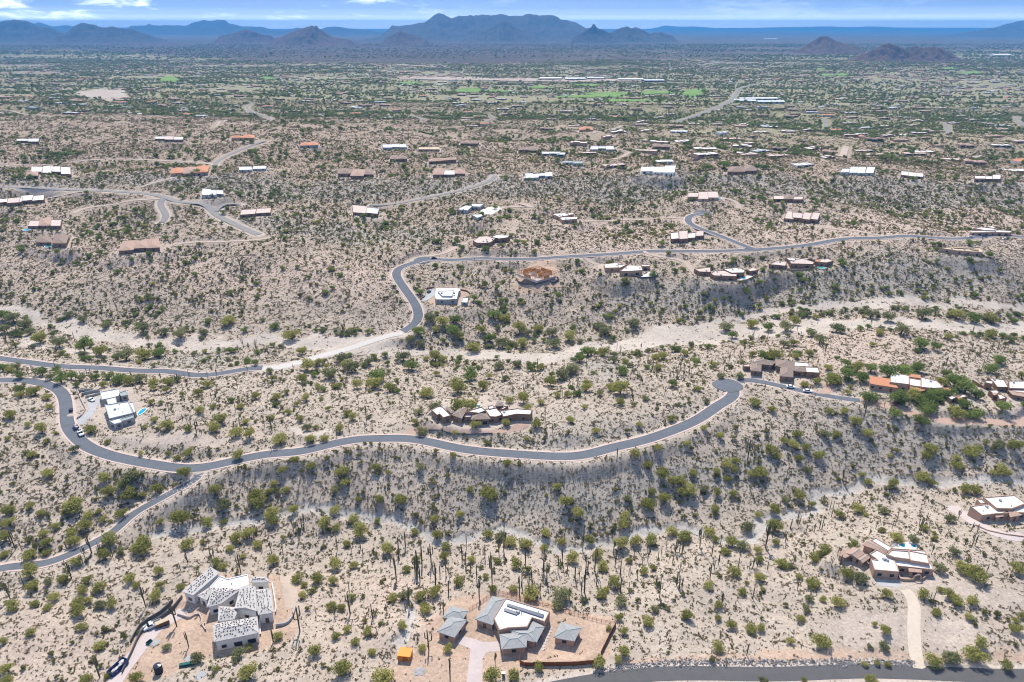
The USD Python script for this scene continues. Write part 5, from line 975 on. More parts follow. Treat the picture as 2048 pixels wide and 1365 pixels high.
# trees round the farther houses
for Hs in HOUSES:
    if Hs['near'] == 2: continue
    c = np.array(Hs['foot'].centroid.coords[0]); g = np.random.default_rng(int(abs(c[0]) + c[1])); r = math.sqrt(Hs['foot'].area)
    n = int(g.integers(5, 12)); a = g.uniform(0, 6.28, n); d = r * g.uniform(.8, 1.7, n); xy = c + np.column_stack([np.cos(a) * d * 1.3, np.sin(a) * d * .8])
    okk = shapely.distance(shapely.points(xy), FOOTS) > 2.2; okk &= ground(xy[:, 0], xy[:, 1], LOCK) < .3; xy = xy[okk]
    put('mesquite_tree', np.column_stack([xy, ground(xy[:, 0], xy[:, 1])]), g.uniform(.6, 1.25, len(xy)))
big = at([1411, 1448, 1513, 1532, 395, 386, 1420], [340, 338, 341, 339, 350, 352, 338]); put('mesquite_tree', big, [1.9, 2.4, 2.0, 1.6, 1.9, 1.5, 1.2])

# ---- labels: each plant is told apart by what it stands nearest to and by its rank there
MARKS = [(1030,1235,'the grey tiled house'),(905,1250,'the grey tiled guest house'),(1133,1268,'the small casita'),(810,1308,'the orange shed'),(1205,1285,'the rust wall'),(460,1220,'the building site'),(318,1335,'the black water tank'),(237,1335,'the blue dumpster'),
 (375,1330,'the green container'),(300,1255,'the white truck'),(1785,1110,'the white roofed right house'),(1990,1015,'the right edge house'),(1829,1270,'the sandy driveway'),(1785,1213,'the round stone ring'),(240,820,'the modern white house'),(155,862,'the truck with trailer'),
 (397,940,'the road junction'),(960,835,'the centre house'),(1455,771,'the turning circle'),(1565,745,'the long brown roofed house'),(1815,770,'the orange roofed house'),(2000,785,'the adobe house at the right edge'),(1918,795,'the adobe hut'),(1610,783,'the white car'),
 (1185,720,'the pointed knoll'),(660,712,'the concrete ford'),(395,720,'the grey gravel bank'),(525,740,'the end of the valley road'),(835,640,'the bench road bend'),(893,590,'the white block house'),(1080,555,'the timber frames'),(1250,537,'the cream terrace house'),(1440,545,'the blue pool house'),
 (1610,525,'the green pool house'),(1925,502,'the tan rounded house'),(1980,462,'the white house by the parked cars'),(980,480,'the round fronted house'),(1130,432,'the white cube house'),(950,415,'the white court house'),(850,521,'the wide road corner'),(1515,501,'the spur road fork'),
 (850,1072,'the first wash bend'),(1005,1060,'the middle of the small wash'),(1107,1096,'the lowest wash bend'),(1278,1066,'the pale wash reach'),(1500,1077,'the wash corner'),(1632,1005,'the wash elbow'),(1760,960,'the upper wash reach'),(560,1030,'the left wash reach'),(370,1058,'the left end of the wash'),
 (225,1075,'the side road bend'),(60,1132,'the side road at the left edge'),(210,908,'the big left road bend'),(600,901,'the ridge road dip'),(800,877,'the ridge road crest'),(1100,913,'the ridge road bow'),(1340,862,'the rising ridge road'),(60,760,'the ridge road at the left edge'),(130,732,'the valley road at the left edge'),
 (100,650,'the left sandy wash'),(400,685,'the wide sandy wash'),(950,708,'the sandy wash centre'),(1250,680,'the sandy wash fork'),(1600,645,'the right sandy wash'),(1950,650,'the sandy wash at the right edge'),(600,550,'the brown slope above the wash'),(250,560,'the left brown slope'),(1300,600,'the grey cliff'),(1700,560,'the right grey cliff'),
 (280,490,'the tiled house with the pool'),(100,465,'the two left pool houses'),(510,422,'the low grey roofed house'),(425,384,'the white house over the left road'),(730,420,'the round roofed grey house'),(1405,428,'the small turning circle'),(1600,432,'the pinkish house by the spur'),(1410,392,'the pink ridge house'),(1576,396,'the house on the green bank'),(1370,470,'the house below the spur'),
 (712,345,'the brown and orange ridge house'),(898,345,'the orange brown ridge house'),(1076,350,'the blue grey ridge house'),(1316,340,'the domed white house'),(1484,340,'the ridge house between big trees'),(1714,340,'the white and blue ridge house'),(1976,355,'the ridge end house'),(102,340,'the upper left white houses'),(378,341,'the red roofed house with the big tree'),(505,336,'the two winged white house'),
 (860,1340,'the concrete forecourt'),(1400,1345,'the bottom road'),(1650,1345,'the bottom road verge'),(1950,1330,'the bottom right corner'),(700,1200,'the bare flat left of the guest house'),(1350,1180,'the cactus field'),(1500,1220,'the open flat below the wash'),(150,1250,'the lower left flat'),(40,1320,'the lower left corner'),(900,1150,'the flat above the grey tiled house'),(650,1110,'the flat below the left wash'),(1150,990,'the dark slope'),(700,980,'the slope below the ridge road dip'),(1500,900,'the slope below the turning circle'),(1850,910,'the slope below the paved drive'),(300,980,'the slope by the side road'),(60,900,'the left shrubby slope')]
MK = np.array([m[:2] for m in MARKS], float)
ORD = ['nearest', 'second nearest', 'third nearest', 'fourth nearest', 'fifth nearest', 'sixth nearest', 'seventh nearest', 'eighth nearest', 'ninth nearest', 'tenth nearest', 'eleventh nearest', 'twelfth nearest']
LOOKS = {'palo_verde_tree': ('yellow green palo verde tree', 'tree', 'palo verde trees scattered over the desert'), 'mesquite_tree': ('green mesquite tree', 'tree', 'mesquite trees round the houses and washes'),
         'ironwood_tree': ('grey green ironwood tree', 'tree', 'ironwood trees on the slopes'), 'creosote_shrub': ('olive creosote shrub', 'shrub', 'creosote shrubs on the desert floor'), 'saguaro_cactus': ('tall saguaro cactus', 'cactus', 'saguaro cacti standing in the desert')}
def quat(a): return Gf.Quath(float(math.cos(a / 2)), 0.0, 0.0, float(math.sin(a / 2)))
def instancer(name, protos, P, S, K, label, cat, stretch=None, turn=6.283):
    """many small plants nobody could count: one object"""
    pi = UsdGeom.PointInstancer.Define(stage, numbered('/World/' + name)); base = str(pi.GetPath()); n = len(P); rel = pi.CreatePrototypesRel()
    for k, parts_list in enumerate(protos):
        x = UsdGeom.Xform.Define(stage, f'{base}/kind_{k:03d}')
        for nm, mesh, look in parts_list: usdkit.mesh(stage, f'{base}/kind_{k:03d}/{nm}', mesh, '/World/Looks/' + look)
        rel.AddTarget(x.GetPath())
    a = np.random.default_rng(len(P)).uniform(0, turn, n)
    pi.CreatePositionsAttr(Vt.Vec3fArray.FromNumpy(np.asarray(P, np.float32)))
    pi.CreateOrientationsAttr(Vt.QuathArray([quat(t) for t in a]))
    sc = np.repeat(np.asarray(S, np.float32)[:, None], 3, 1)
    if stretch is not None: sc = sc * stretch.astype(np.float32)
    pi.CreateScalesAttr(Vt.Vec3fArray.FromNumpy(np.ascontiguousarray(sc))); pi.CreateProtoIndicesAttr(Vt.IntArray.FromNumpy(np.asarray(K, np.int32)))
    tag(pi, label, cat, kind='stuff')
    return pi
STUFF_LABEL = {'palo_verde_tree': 'smaller farther palo verde trees dotted over the slopes', 'mesquite_tree': 'smaller farther green trees along washes and round far houses', 'ironwood_tree': 'smaller farther grey green trees on the slopes',
               'creosote_shrub': 'olive shrubs spread over the desert floor', 'saguaro_cactus': 'small distant saguaro cacti on the far slopes'}
for kind, L in KIND.items():
    A = np.vstack(L); px, py = project(A[:, 0], A[:, 1], A[:, 2]); dep = A[:, 1] * _cp - (A[:, 2] - CAMZ) * _sp; size = A[:, 3] / dep
    seen = (px > -10) & (px < 2058) & (py > 0) & (py < 1385); order = np.argsort(-np.where(seen, size, 0)); one = order[:300]; one = one[seen[one]]
    rest = np.setdiff1d(np.arange(len(A)), one); n = NPROTO[kind]; g = np.random.default_rng(len(A))
    text, cat, group = LOOKS[kind]; d = np.hypot(px[one, None] - MK[None, :, 0], (py[one, None] - MK[None, :, 1]) * 1.4); near = d.argmin(1); cells = {}
    for r, (i, m) in enumerate(zip(one, near)):
        dx, dy = px[i] - MK[m, 0], (py[i] - MK[m, 1]) * 1.4
        side = ('right of' if dx > 0 else 'left of') if abs(dx) > abs(dy) else ('in front of' if dy > 0 else 'behind')
        cells.setdefault((m, side), []).append((d[r, m], i))
    for (m, side), items in cells.items():
        items.sort()
        for rank, (_, i) in enumerate(items):
            k = int(g.integers(n)); s = float(A[i, 3]); word = text
            if kind != 'saguaro_cactus': word = ('large ' if s > 1.12 else 'small ' if s < .62 else '') + text
            else: word = (text if s > .95 else text.replace('tall ', 'short ')) + (' with arms' if k in (1, 3, 4, 5, 6) else ' without arms')
            if len((word + side + MARKS[m][2]).split()) > 11: word = word.replace('yellow green ', '').replace('grey green ', '')
            lab = f'{word} {side} {MARKS[m][2]}' + (f', {ORD[min(rank, 11)]}' if len(items) > 1 else '')
            lab = lab if len(lab.split()) <= 16 else lab.replace(' with arms', '').replace(' without arms', '').replace('yellow green ', '').replace('grey green ', '').replace('large ', '').replace('small ', '', 1)
            x = thing(kind, lab, cat, (A[i, 0], A[i, 1], A[i, 2] - .05), float(g.uniform(0, 6.28)), group)
            x.AddScaleOp().Set(Gf.Vec3f(s, s, s * float(g.uniform(.9, 1.1))))
            x.GetPrim().GetReferences().AddInternalReference(PROTO[(kind, k)][0]); x.GetPrim().SetInstanceable(True)
    if len(rest): instancer(kind.split('_')[0] + '_' + {'tree': 'trees', 'shrub': 'shrubs', 'cactus': 'cacti'}[kind.split('_')[-1]], [PROTO[(kind, k)][1] for k in range(n)], A[rest, :3] - [0, 0, .05], A[rest, 3], g.integers(0, n, len(rest)), STUFF_LABEL[kind], cat)
# the small grey shrubs and far trees
def tuft(seed, r=.55, h=.62, n=26, s=.165):
    mb = MB(); g = np.random.default_rng(seed)
    for k in range(1 if seed % 2 == 0 else 3):
        v, f = crown(r * g.uniform(.7, 1.1), h * g.uniform(.7, 1.1), .0, n, s, seed * 7 + k, 3, .8); mb.add(v + [*(g.uniform(-1.1, 1.1, 2) if k else (0, 0)), -.08], f)
    return [('crown', mb.m, 'bursage_leaf')]
B = []
for (y0, y1, dens, sc, lo, hi, sd) in ((115, 330, .40, .70, .08, .34, 61), (330, 600, .34, .80, .08, .34, 62), (600, 1000, .21, 1.12, .12, .38, 63), (1000, 1900, .065, 1.7, .2, .46, 64)):
    q = scatter(y0, y1, dens, clump=(14 if y0 < 600 else 50, lo, hi), seed=sd, veg=.05); B.append(np.column_stack([q, sc * np.random.default_rng(sd).lognormal(-.08, .34, len(q)) * 1.0]))
for (y0, y1, dens, sc, sd) in ((115, 330, .30, .82, 71), (330, 600, .20, .9, 72), (600, 1000, .12, 1.1, 73)):
    q = scatter(y0, y1, dens, zone=slope, clump=(14, .05, .3), seed=sd, veg=.05); B.append(np.column_stack([q, sc * np.random.default_rng(sd).lognormal(-.08, .34, len(q))]))
B = np.vstack(B); g = np.random.default_rng(77)
instancer('desert_scrub', [tuft(200 + k) for k in range(6)], B[:, :3], B[:, 3], g.integers(0, 6, len(B)), 'small grey brown bursage tufts covering the desert floor', 'scrub', stretch=np.column_stack([np.ones(len(B)), g.uniform(.8, 1.25, len(B)), g.uniform(.8, 1.3, len(B))]))
FZ = np.clip(ZONE['green'] + .25, 0, 1) * (1 - .9 * ZONE['bare'])
Q = np.vstack([scatter(900, 1900, 1 / 150., zone=FZ, clump=(120, .30, .58), seed=81), scatter(1900, 5200, 1 / 230., zone=FZ, clump=(300, .26, .55), seed=82), scatter(5200, 9500, 1 / 1100., zone=np.clip(FZ + .3, 0, 1), clump=(700, .3, .55), seed=83)]); g = np.random.default_rng(78)
instancer('far_trees', [[('crown', crown(2.9, 3.9, .5, 46, .95, 300 + k, 5), 'far_leaf')] for k in range(5)], Q, g.lognormal(-.05, .3, len(Q)) * np.where(Q[:, 1] > 1900, 1.25, 1.0) * np.where(Q[:, 1] > 5200, 1.7, 1.0), g.integers(0, 5, len(Q)), 'distant dark green desert trees filling the plain', 'trees')
print('tufts', len(B), 'far trees', len(Q), {k: sum(map(len, v)) for k, v in KIND.items()})

# ------------------------------------------------------------------ paving, walls, pools
sheet('driveway', [(926,1272),(964,1284),(999,1283),(1000,1303),(974,1304.5),(966,1316),(965,1345),(964,1380),(932,1380),(936,1341),(941,1298),(914,1287)], 'pale_concrete', 'broad pale concrete forecourt and drive of the grey tiled house', 'driveway')
sheet('driveway', [(806,870),(818,858),(845,853),(905,858.5),(967,862),(1018,858),(1037,845),(1056,846),(1058,853),(1037,862),(999,867.5),(942,869),(900,868),(857,862),(838,862),(826,872)], 'pink_paving', 'pinkish paved drive curving in front of the centre house', 'driveway')
sheet('driveway', [(154,842),(178,821),(174,803),(179,797),(199,794),(200,803),(194,814),(184,832),(172,845),(160,851)], 'grey_concrete', 'grey concrete drive court of the modern white house', 'driveway')
sheet('driveway', [(1750,1159),(1801,1165),(1803,1176),(1758,1172)], 'grey_concrete', 'grey concrete apron in front of the right house garage', 'driveway')
sheet('driveway', [(1894,1016),(1940,1022),(1965,1046),(1950,1052),(1925,1036),(1900,1024)], 'pale_concrete', 'concrete garage court of the right edge house', 'driveway')
sheet('patio', [(1784,1088),(1800,1084),(1832,1086),(1836,1096),(1826,1101),(1790,1098)], 'cream_roof', 'pale patio round the two pools of the right house', 'patio')
sheet('driveway', [(1586,768),(1605,755),(1622,757),(1615,767),(1602,774)], 'tan_paving', 'small paved court under the brown roofed house', 'driveway')
sheet('patio', [(1280,556),(1296,546),(1312,545),(1314,551),(1300,556)], 'cream_roof', 'pale pool terrace of the cream house', 'patio')
sheet('patio', [(1478,562),(1486,554),(1500,552),(1508,552),(1497,562)], 'cream_roof', 'pale pool terrace of the low tan house', 'patio')
sheet('driveway', [(1195,530),(1212,529),(1212,541),(1196,543)], 'tan_paving', 'pale paved court at the left end of the cream house', 'driveway')
sheet('driveway', [(960,422),(978,415),(998,414),(1005,419),(985,430),(965,430)], 'cream_roof', 'white paved court of the house with the red chimney', 'driveway')
sheet('driveway', [(852,582),(868,577),(872,590),(858,600),(842,604)], 'grey_concrete', 'grey drive of the white block house', 'driveway')
sheet('patio', [(914,606),(925,594),(942,596),(938,612),(918,612)], 'tan_paving', 'tan terrace beside the white block house', 'patio')
sheet('slab_yard', [(558,1152),(592,1150),(598,1216),(572,1216),(566,1190)], 'tan_paving', 'bare levelled slab right of the building site', 'slab')
def pool(px, py, w, h, look, label):
    c = at(px, py)[0]; dep = c[1] * _cp - (c[2] - CAMZ) * _sp; rx = w / 2 * dep / F; ry = h / 2 * dep / F / max(.2, (CAMZ - c[2]) / math.hypot(CAMZ - c[2], c[1]))
    a = np.linspace(0, 2 * math.pi, 22)[:-1]; rr = 1 + .12 * np.sin(2 * a + px) + .06 * np.sin(3 * a); xy = np.column_stack([np.cos(a) * rx * rr, np.sin(a) * ry * rr]); P = Polygon(xy)
    lift = max(.15, (c[1] - 250) * .0012); t = thing('swimming_pool', label, 'pool', (c[0], c[1], c[2] + lift))
    obj('water', MB().prism(P, -.6, .02).m, look, t); obj('coping', MB().prism(P.buffer(.55).difference(P), -.8, .12).m, 'cream_roof', t)
for a in ((284,824,9,15,'pool_water','bright blue pool at the right side of the modern white house'), (1808,1092.5,20,6,'pool_water','larger blue pool behind the white roofed right house'), (1827,1093,10,5,'pool_water','small round spa pool beside the larger blue pool'),
          (950,813,22,4,'green_pool_water','dark teal pool behind the centre house'), (1487,557,11,4,'pool_water','blue pool in front of the low tan house'), (1643,537,16,4,'green_pool_water','oval green pool beside the stepped pinkish house'),
          (1302,549,9,3.5,'green_pool_water','turquoise pool on the cream house terrace'), (53,461,12,4,'pool_water','small blue pool left of the pink roofed house'), (98,493,15,5,'green_pool_water','turquoise pool below the brown hip roofed left house'),
          (272,503,13,4.5,'pool_water','blue pool in front of the tiled house at the left'), (1438,398,9,3,'pool_water','small blue pool at the pink ridge house')): pool(*a)
def wall_line(name, pts, h, w, look, label, cat='wall', step=1.5, group=None, from_base=True):
    q = at(*np.array(pts, float).T)[:, :2]; n = max(2, int(LineString(q).length / step)); ln = LineString(q)
    p = np.array([ln.interpolate(t, normalized=True).coords[0] for t in np.linspace(0, 1, n + 1)]); z = ground(p[:, 0], p[:, 1])
    z = gaussian_filter1d(z, 2, mode='nearest')
    o = obj(name, ribbon(p, z, [w / 2, w / 2, -w / 2, -w / 2], [-1.2, h, h, -1.2]), look); return tag(o, label, cat, group)
wall_line('retaining_wall', [(262,1288),(268,1275),(281,1253),(300,1240),(319,1230),(335,1216),(346,1204)], 1.5, .3, 'dark_block', 'upper dark block wall beside the building site drive')
wall_line('retaining_wall', [(245,1348),(255,1327),(265,1306),(275,1283),(284,1265),(302,1250),(322,1238),(344,1222),(356,1207),(365,1196)], 1.5, .3, 'dark_block', 'lower dark block wall along the building site drive')
wall_line('retaining_wall', [(355,1230),(367,1234),(380,1238),(388,1232),(398,1229),(403,1236),(405,1252),(412,1262)], .9, .3, 'pale_concrete', 'curved pale wall left of the building site')
wall_line('retaining_wall', [(545,1170),(550,1200),(553,1222),(551,1228)], 1.2, .4, 'white_stucco', 'white stem wall at the right of the building site')
wall_line('retaining_wall', [(592,1218),(585,1238),(574,1250),(552,1254)], 1.4, .4, 'grey_concrete', 'grey curved retaining wall at the site lower court')
wall_line('retaining_wall', [(520,1228),(521,1272)], 1.0, .4, 'white_stucco', 'short white stem wall at the site front corner')
wall_line('retaining_wall', [(157,785),(186,782)], 1.6, .3, 'grey_stucco', 'topmost grey retaining wall left of the modern house')
wall_line('retaining_wall', [(164,791),(200,784)], 1.7, .3, 'grey_stucco', 'middle grey retaining wall left of the modern house')
wall_line('retaining_wall', [(171,797),(201,790)], 1.4, .3, 'grey_stucco', 'lowest grey retaining wall left of the modern house')
wall_line('garden_wall', [(157,785),(162,800),(170,815),(172,820),(164,832),(155,838)], 1.0, .3, 'pale_concrete', 'curved pale garden wall between the bend and the modern house')
wall_line('garden_wall', [(1797,1154),(1800,1161),(1812,1162.5),(1828,1162)], 1.0, .3, 'pink_stucco', 'left half of the curved tan garden wall of the right house')
wall_line('garden_wall', [(1839,1161.5),(1846,1160),(1852,1154)], 1.0, .3, 'pink_stucco', 'right half of the curved tan garden wall of the right house')
wall_line('garden_wall', [(857,862),(900,869),(942,870.5),(985,868)], .7, .3, 'dark_block', 'low dark wall under the centre house drive')
wall_line('garden_wall', [(840,600),(850,594),(853,578),(868,576)], 1.3, .3, 'tan_stucco', 'tan wall beside the drive of the white block house')
wall_line('garden_wall', [(922,581),(935,584),(940,589)], 1.2, .3, 'brown_stucco', 'brown wall right of the white block house')
wall_line('garden_wall', [(1262,553),(1285,558),(1305,557),(1316,550)], 1.2, .3, 'dark_block', 'curved dark terrace wall below the cream house')
wall_line('garden_wall', [(1478,564),(1492,563),(1504,557),(1512,552)], 1.2, .3, 'tan_stucco', 'tan terrace wall below the blue pool')
wall_line('garden_wall', [(1572,541),(1620,541)], 1.2, .3, 'tan_stucco', 'long tan retaining wall below the stepped pinkish house')
wall_line('garden_wall', [(1944,764),(1958,774),(1968,778)], 1.6, .3, 'brown_stucco', 'brown entry wall left of the adobe house')
wall_line('garden_wall', [(1950,1052),(1975,1062),(2010,1070),(2055,1076)], .6, .3, 'pink_stucco', 'low pinkish wall along the right edge driveway')
# arch in the garden wall
c = at(1833.5, 1161)[0]; t = thing('garden_gate', 'round arched gateway in the garden wall of the right house', 'gate', c)
a = np.linspace(-.5, math.pi + .5, 13); obj('arch', MB().tube([(math.cos(q) * 1.35, 0, 1.35 + math.sin(q) * 1.35) for q in a], .28, 6).m, 'pink_stucco', t); obj('sill', MB().box((0, 0, .1), (2.6, .5, .5)).m, 'pink_stucco', t)
# rust steel wall round the yard: panels, with a cap
def panel_wall(pts, h, label, look='rust_steel', pw=2.6):
    q = at(*np.array(pts, float).T)[:, :2]; ln = LineString(q); n = int(ln.length / pw); p = np.array([ln.interpolate(t, normalized=True).coords[0] for t in np.linspace(0, 1, n + 1)]); c = p[0]; z0 = float(ground(*c)[0])
    t = thing('steel_wall', label, 'wall', (c[0], c[1], z0))
    for k in range(n):
        a, b = p[k], p[k + 1]; m = (a + b) / 2 - c; d = b - a; L = np.linalg.norm(d); z = float(ground(*((a + b) / 2))[0]) - z0
        obj('panel', MB().box((*m, z + h / 2 - .2), (L - .03, .12, h + .4), math.atan2(d[1], d[0])).m, look, t)
        obj('post', MB().box((*(a - c), z + h / 2), (.16, .16, h + .15), math.atan2(d[1], d[0])).m, 'fence_metal', t)
panel_wall([(1038.5,1316),(1040.5,1333),(1100,1332.5),(1150,1331.5),(1192,1328)], 1.9, 'rust brown steel panel wall along the front of the grey tiled house yard')
panel_wall([(1231,1253),(1218,1276),(1201.5,1310)], 1.9, 'rust brown steel panel wall at the right side of the yard')
# wire fence behind the grey tiled house
q = at([938,955,970,985,992,1010,1037,1060,1097,1128,1163,1205,1231], [1222,1212,1200,1192,1188,1190,1197,1205,1214,1224,1234,1246,1250])
ln = LineString(q[:, :2]); n = 34; p = np.array([ln.interpolate(t, normalized=True).coords[0] for t in np.linspace(0, 1, n + 1)]); z = ground(p[:, 0], p[:, 1]); c = np.array([*p[0], z[0]])
t = thing('wire_fence', 'thin rust metal rail fence along the back of the grey tiled house yard', 'fence', c); P3 = np.column_stack([p, z]) - c
for k in range(n + 1): obj('post', MB().box((*P3[k, :2], P3[k, 2] + .7), (.11, .11, 1.8)).m, 'rust_steel', t)
for hh in (.45, .9, 1.4):
    mb = MB()
    for k in range(n): mb.beam(P3[k] + [0, 0, hh], P3[k + 1] + [0, 0, hh], .05, .07)
    obj('rail', mb.m, 'rust_steel', t)
# stepping slabs
q = at([1102,1100,1097.5,1095,1092.5,1090,1087.5,1085.5], [1258,1263.5,1269,1275,1281,1287,1293,1299]); t = thing('slab_path', 'row of pale square slabs between the house and the casita', 'path', q[0])
for k, a in enumerate(q): obj('slab', MB().box((*(a[:2] - q[0][:2]), a[2] - q[0][2] + .05), (1.15, 1.0, .16), .35 + .05 * (k % 3)).m, 'pale_concrete', t)

# ------------------------------------------------------------------ sheds, tanks, containers
def at_mid(pts): return at(*np.array(pts, float).T)
def box_thing(name, label, cat, px, py, size, rz, build): 
    c = at(px, py)[0]; c[2] = ground(c[0], c[1])[0]; t = thing(name, label, cat, c, rz); build(t, *size); return t
def shed(t, L, W, h):
    obj('wall', MB().box((0, 0, h / 2 - .1), (L, W, h + .2)).m, 'orange_paint', t)
    obj('roof', MB().box((0, 0, h + .06), (L + .2, W + .2, .12)).m, 'orange_paint', t)
    obj('door', MB().box((L * .1, -W / 2 - .02, h * .46), (L * .42, .06, h * .86)).m, 'rust_steel', t)
    for k in range(12): obj('rib', MB().box((-L / 2 + .2 + k * (L - .4) / 11, -W / 2 - .03, h / 2), (.07, .05, h - .1)).m, 'orange_paint', t)
    for x in (-L / 2 + .04, L / 2 - .04): obj('corner_post', MB().box((x, -W / 2 + .02, h / 2), (.14, .14, h)).m, 'rust_steel', t)
box_thing('storage_shed', 'bright orange steel storage shed on the bare ground', 'shed', 811, 1314, (4.3, 3.6, 2.3), -.12, shed)
def tank(t, r, h, _):
    m = trimesh.creation.cylinder(r, h, sections=28); m.apply_translation([0, 0, h / 2 - .1]); obj('tank', (m.vertices, m.faces), 'black_plastic', t)
    m = trimesh.creation.cone(r * .98, .35, sections=28); m.apply_translation([0, 0, h - .1]); obj('lid', (m.vertices, m.faces), 'dark_paint', t)
    for k in range(5): m = trimesh.creation.torus(r, .05, 28, 6); m.apply_translation([0, 0, .5 + k * h / 5.6]); obj('ring', (m.vertices, m.faces), 'black_plastic', t)
    obj('outlet', MB().tube([(-r, 0, .35), (-r - .5, 0, .3)], .08).m, 'black_plastic', t)
box_thing('water_tank', 'upright black plastic water tank below the building site', 'tank', 318.5, 1345, (1.3, 3.4, 0), .2, tank)
def dumpster(t, L, W, h, look='blue_paint', full=True):
    mb = lambda *a: MB().box(*a).m
    obj('floor', mb((0, 0, .2), (L, W, .12)), look, t)
    for y in (-W / 2, W / 2): obj('side_panel', mb((0, y, h / 2 + .1), (L, .1, h)), look, t)
    for x in (-L / 2, L / 2): obj('end_panel', mb((x, 0, h / 2 + .1), (.1, W - .1, h)), look, t)
    for k in range(6):
        for y in (-W / 2 - .07, W / 2 + .07): obj('rib', mb((-L / 2 + .4 + k * (L - .8) / 5, y, h / 2), (.14, .1, h - .1)), look, t)
    if full:
        r = random.Random(3); m = MB()
        for k in range(26): m.box((r.uniform(-L / 2 + 1.6, L / 2 - .6), r.uniform(-W / 2 + .5, W / 2 - .5), r.uniform(.5, h * .75)), (r.uniform(.5, 1.6), r.uniform(.3, .9), r.uniform(.1, .5)), r.uniform(0, 3))
        tag(obj('debris', m.m, 'debris', t), kind='stuff')
box_thing('dumpster', 'blue open topped dumpster full of pale waste beside the site drive', 'dumpster', 237, 1339, (6.4, 2.5, 1.9), 1.20, dumpster)
box_thing('skip', 'small teal skip beside the site drive', 'skip', 299, 1287, (1.9, 1.1, .9), 1.1, lambda t, L, W, h: dumpster(t, L, W, h, 'green_paint', False))
def container(t, L, W, h, look='green_paint'):
    obj('body', MB().box((0, 0, h / 2), (L, W, h)).m, look, t)
    for k in range(9): obj('rib', MB().box((-L / 2 + .3 + k * (L - .6) / 8, -W / 2 - .03, h / 2), (.12, .06, h - .1)).m, look, t)
    obj('door', MB().box((-L / 2 - .03, 0, h / 2), (.06, W - .15, h - .12)).m, look, t)
box_thing('container', 'low dark green container under a tree below the building site', 'container', 376, 1331, (5.2, 1.1, 1.1), .22, container)
box_thing('cargo_box', 'tan topped cargo box trailer parked by the lower site wall', 'trailer', 326, 1251, (4.6, 1.8, 1.9), .62, lambda t, L, W, h: (obj('body', MB().box((0, 0, h / 2 + .2), (L, W, h - .2)).m, 'wood_door', t), obj('roof', MB().box((0, 0, h + .15), (L + .1, W + .1, .1)).m, 'tan_roof', t), [obj('wheel', MB().tube([(x, y - .12, .3), (x, y + .12, .3)], .3, 10).m, 'rubber', t) for x in (-.8, .8) for y in (-W / 2, W / 2)]))
def pallets(t, L, W, h):
    r = random.Random(int(L * 10))
    for k in range(7): obj('sheet', MB().box((r.uniform(-.3, .3), (k - 3) * W / 7, .1 + k * .03), (L * r.uniform(.7, 1), W / 6, .12), r.uniform(-.08, .08)).m, 'grey_concrete', t)
box_thing('sheet_stack', 'grey metal sheets stacked below the site drive', 'building material', 311, 1287, (3.4, 2.4, 0), 1.0, pallets)
box_thing('sheet_stack', 'grey sheets leaning beside the green container', 'building material', 378, 1318, (3.2, 2.2, 0), .9, pallets)
box_thing('sheet_stack', 'pale boards lying right of the black water tank near the bottom', 'building material', 402, 1352, (3.6, 2.4, 0), .9, pallets)
def rubbish(t, L, W, h):
    r = random.Random(9)
    for k in range(12): obj('board', MB().box((r.uniform(-L, L) / 2, r.uniform(-W, W) / 2, .15 + .1 * (k % 3)), (r.uniform(.8, 2.2), r.uniform(.3, .7), .12), r.uniform(0, 3)).m, 'debris', t)
box_thing('board_pile', 'pile of white boards in the shade of the site garage', 'building material', 381, 1220, (4.0, 2.4, 0), .5, rubbish)
c = at(839, 1345)[0]; m = trimesh.creation.icosphere(3, 1.0); v = m.vertices * [2.0, 1.9, .5] * (1 + .5 * (meshkit.fbm(m.vertices * 3, 3, 5)[:, None] - .5)); tag(obj('gravel_pile', (v + c, m.faces), 'river_stone'), 'low heap of grey gravel left of the concrete drive', 'gravel pile')
c = at(1785, 1213)[0]; t = thing('stone_ring', 'small round ring of pale stones on the gravel lot', 'fire pit', c); r = random.Random(4)
for k in range(16):
    m = trimesh.creation.icosphere(1, .24); a = k / 16 * 6.283; obj('stone', (m.vertices * [1, 1, .8] * r.uniform(.8, 1.2) + [math.cos(a) * 1.0, math.sin(a) * 1.0, .12], m.faces), 'boulder_stone', t)
c = at(1007, 1353)[0]; t = thing('mailbox_pillar', 'small dark mailbox pillar with a white cap right of the concrete drive', 'mailbox', c)
obj('pillar', MB().box((0, 0, .8), (.9, .9, 1.7)).m, 'dark_block', t); obj('cap', MB().box((0, 0, 1.7), (1.1, 1.1, .16)).m, 'white_paint', t)
c = at(142.5, 823)[0]; t = thing('dirt_heap_trailer', 'small dark trailer standing on the road edge by the left bend', 'trailer', c); obj('body', MB().box((0, 0, .9), (1.5, 2.0, 1.1), .2).m, 'dark_paint', t); [obj('wheel', MB().tube([(x - .1, 0, .3), (x + .1, 0, .3)], .3, 10).m, 'rubber', t) for x in (-.8, .8)]
m = trimesh.creation.icosphere(2, 1.0); c = at(142, 831)[0]; tag(obj('sand_heap', (m.vertices * [2.2, 1.6, .35] + c, m.faces), 'tan_paving', smooth=True), 'small heap of spilled orange sand on the road by the left bend', 'sand heap')

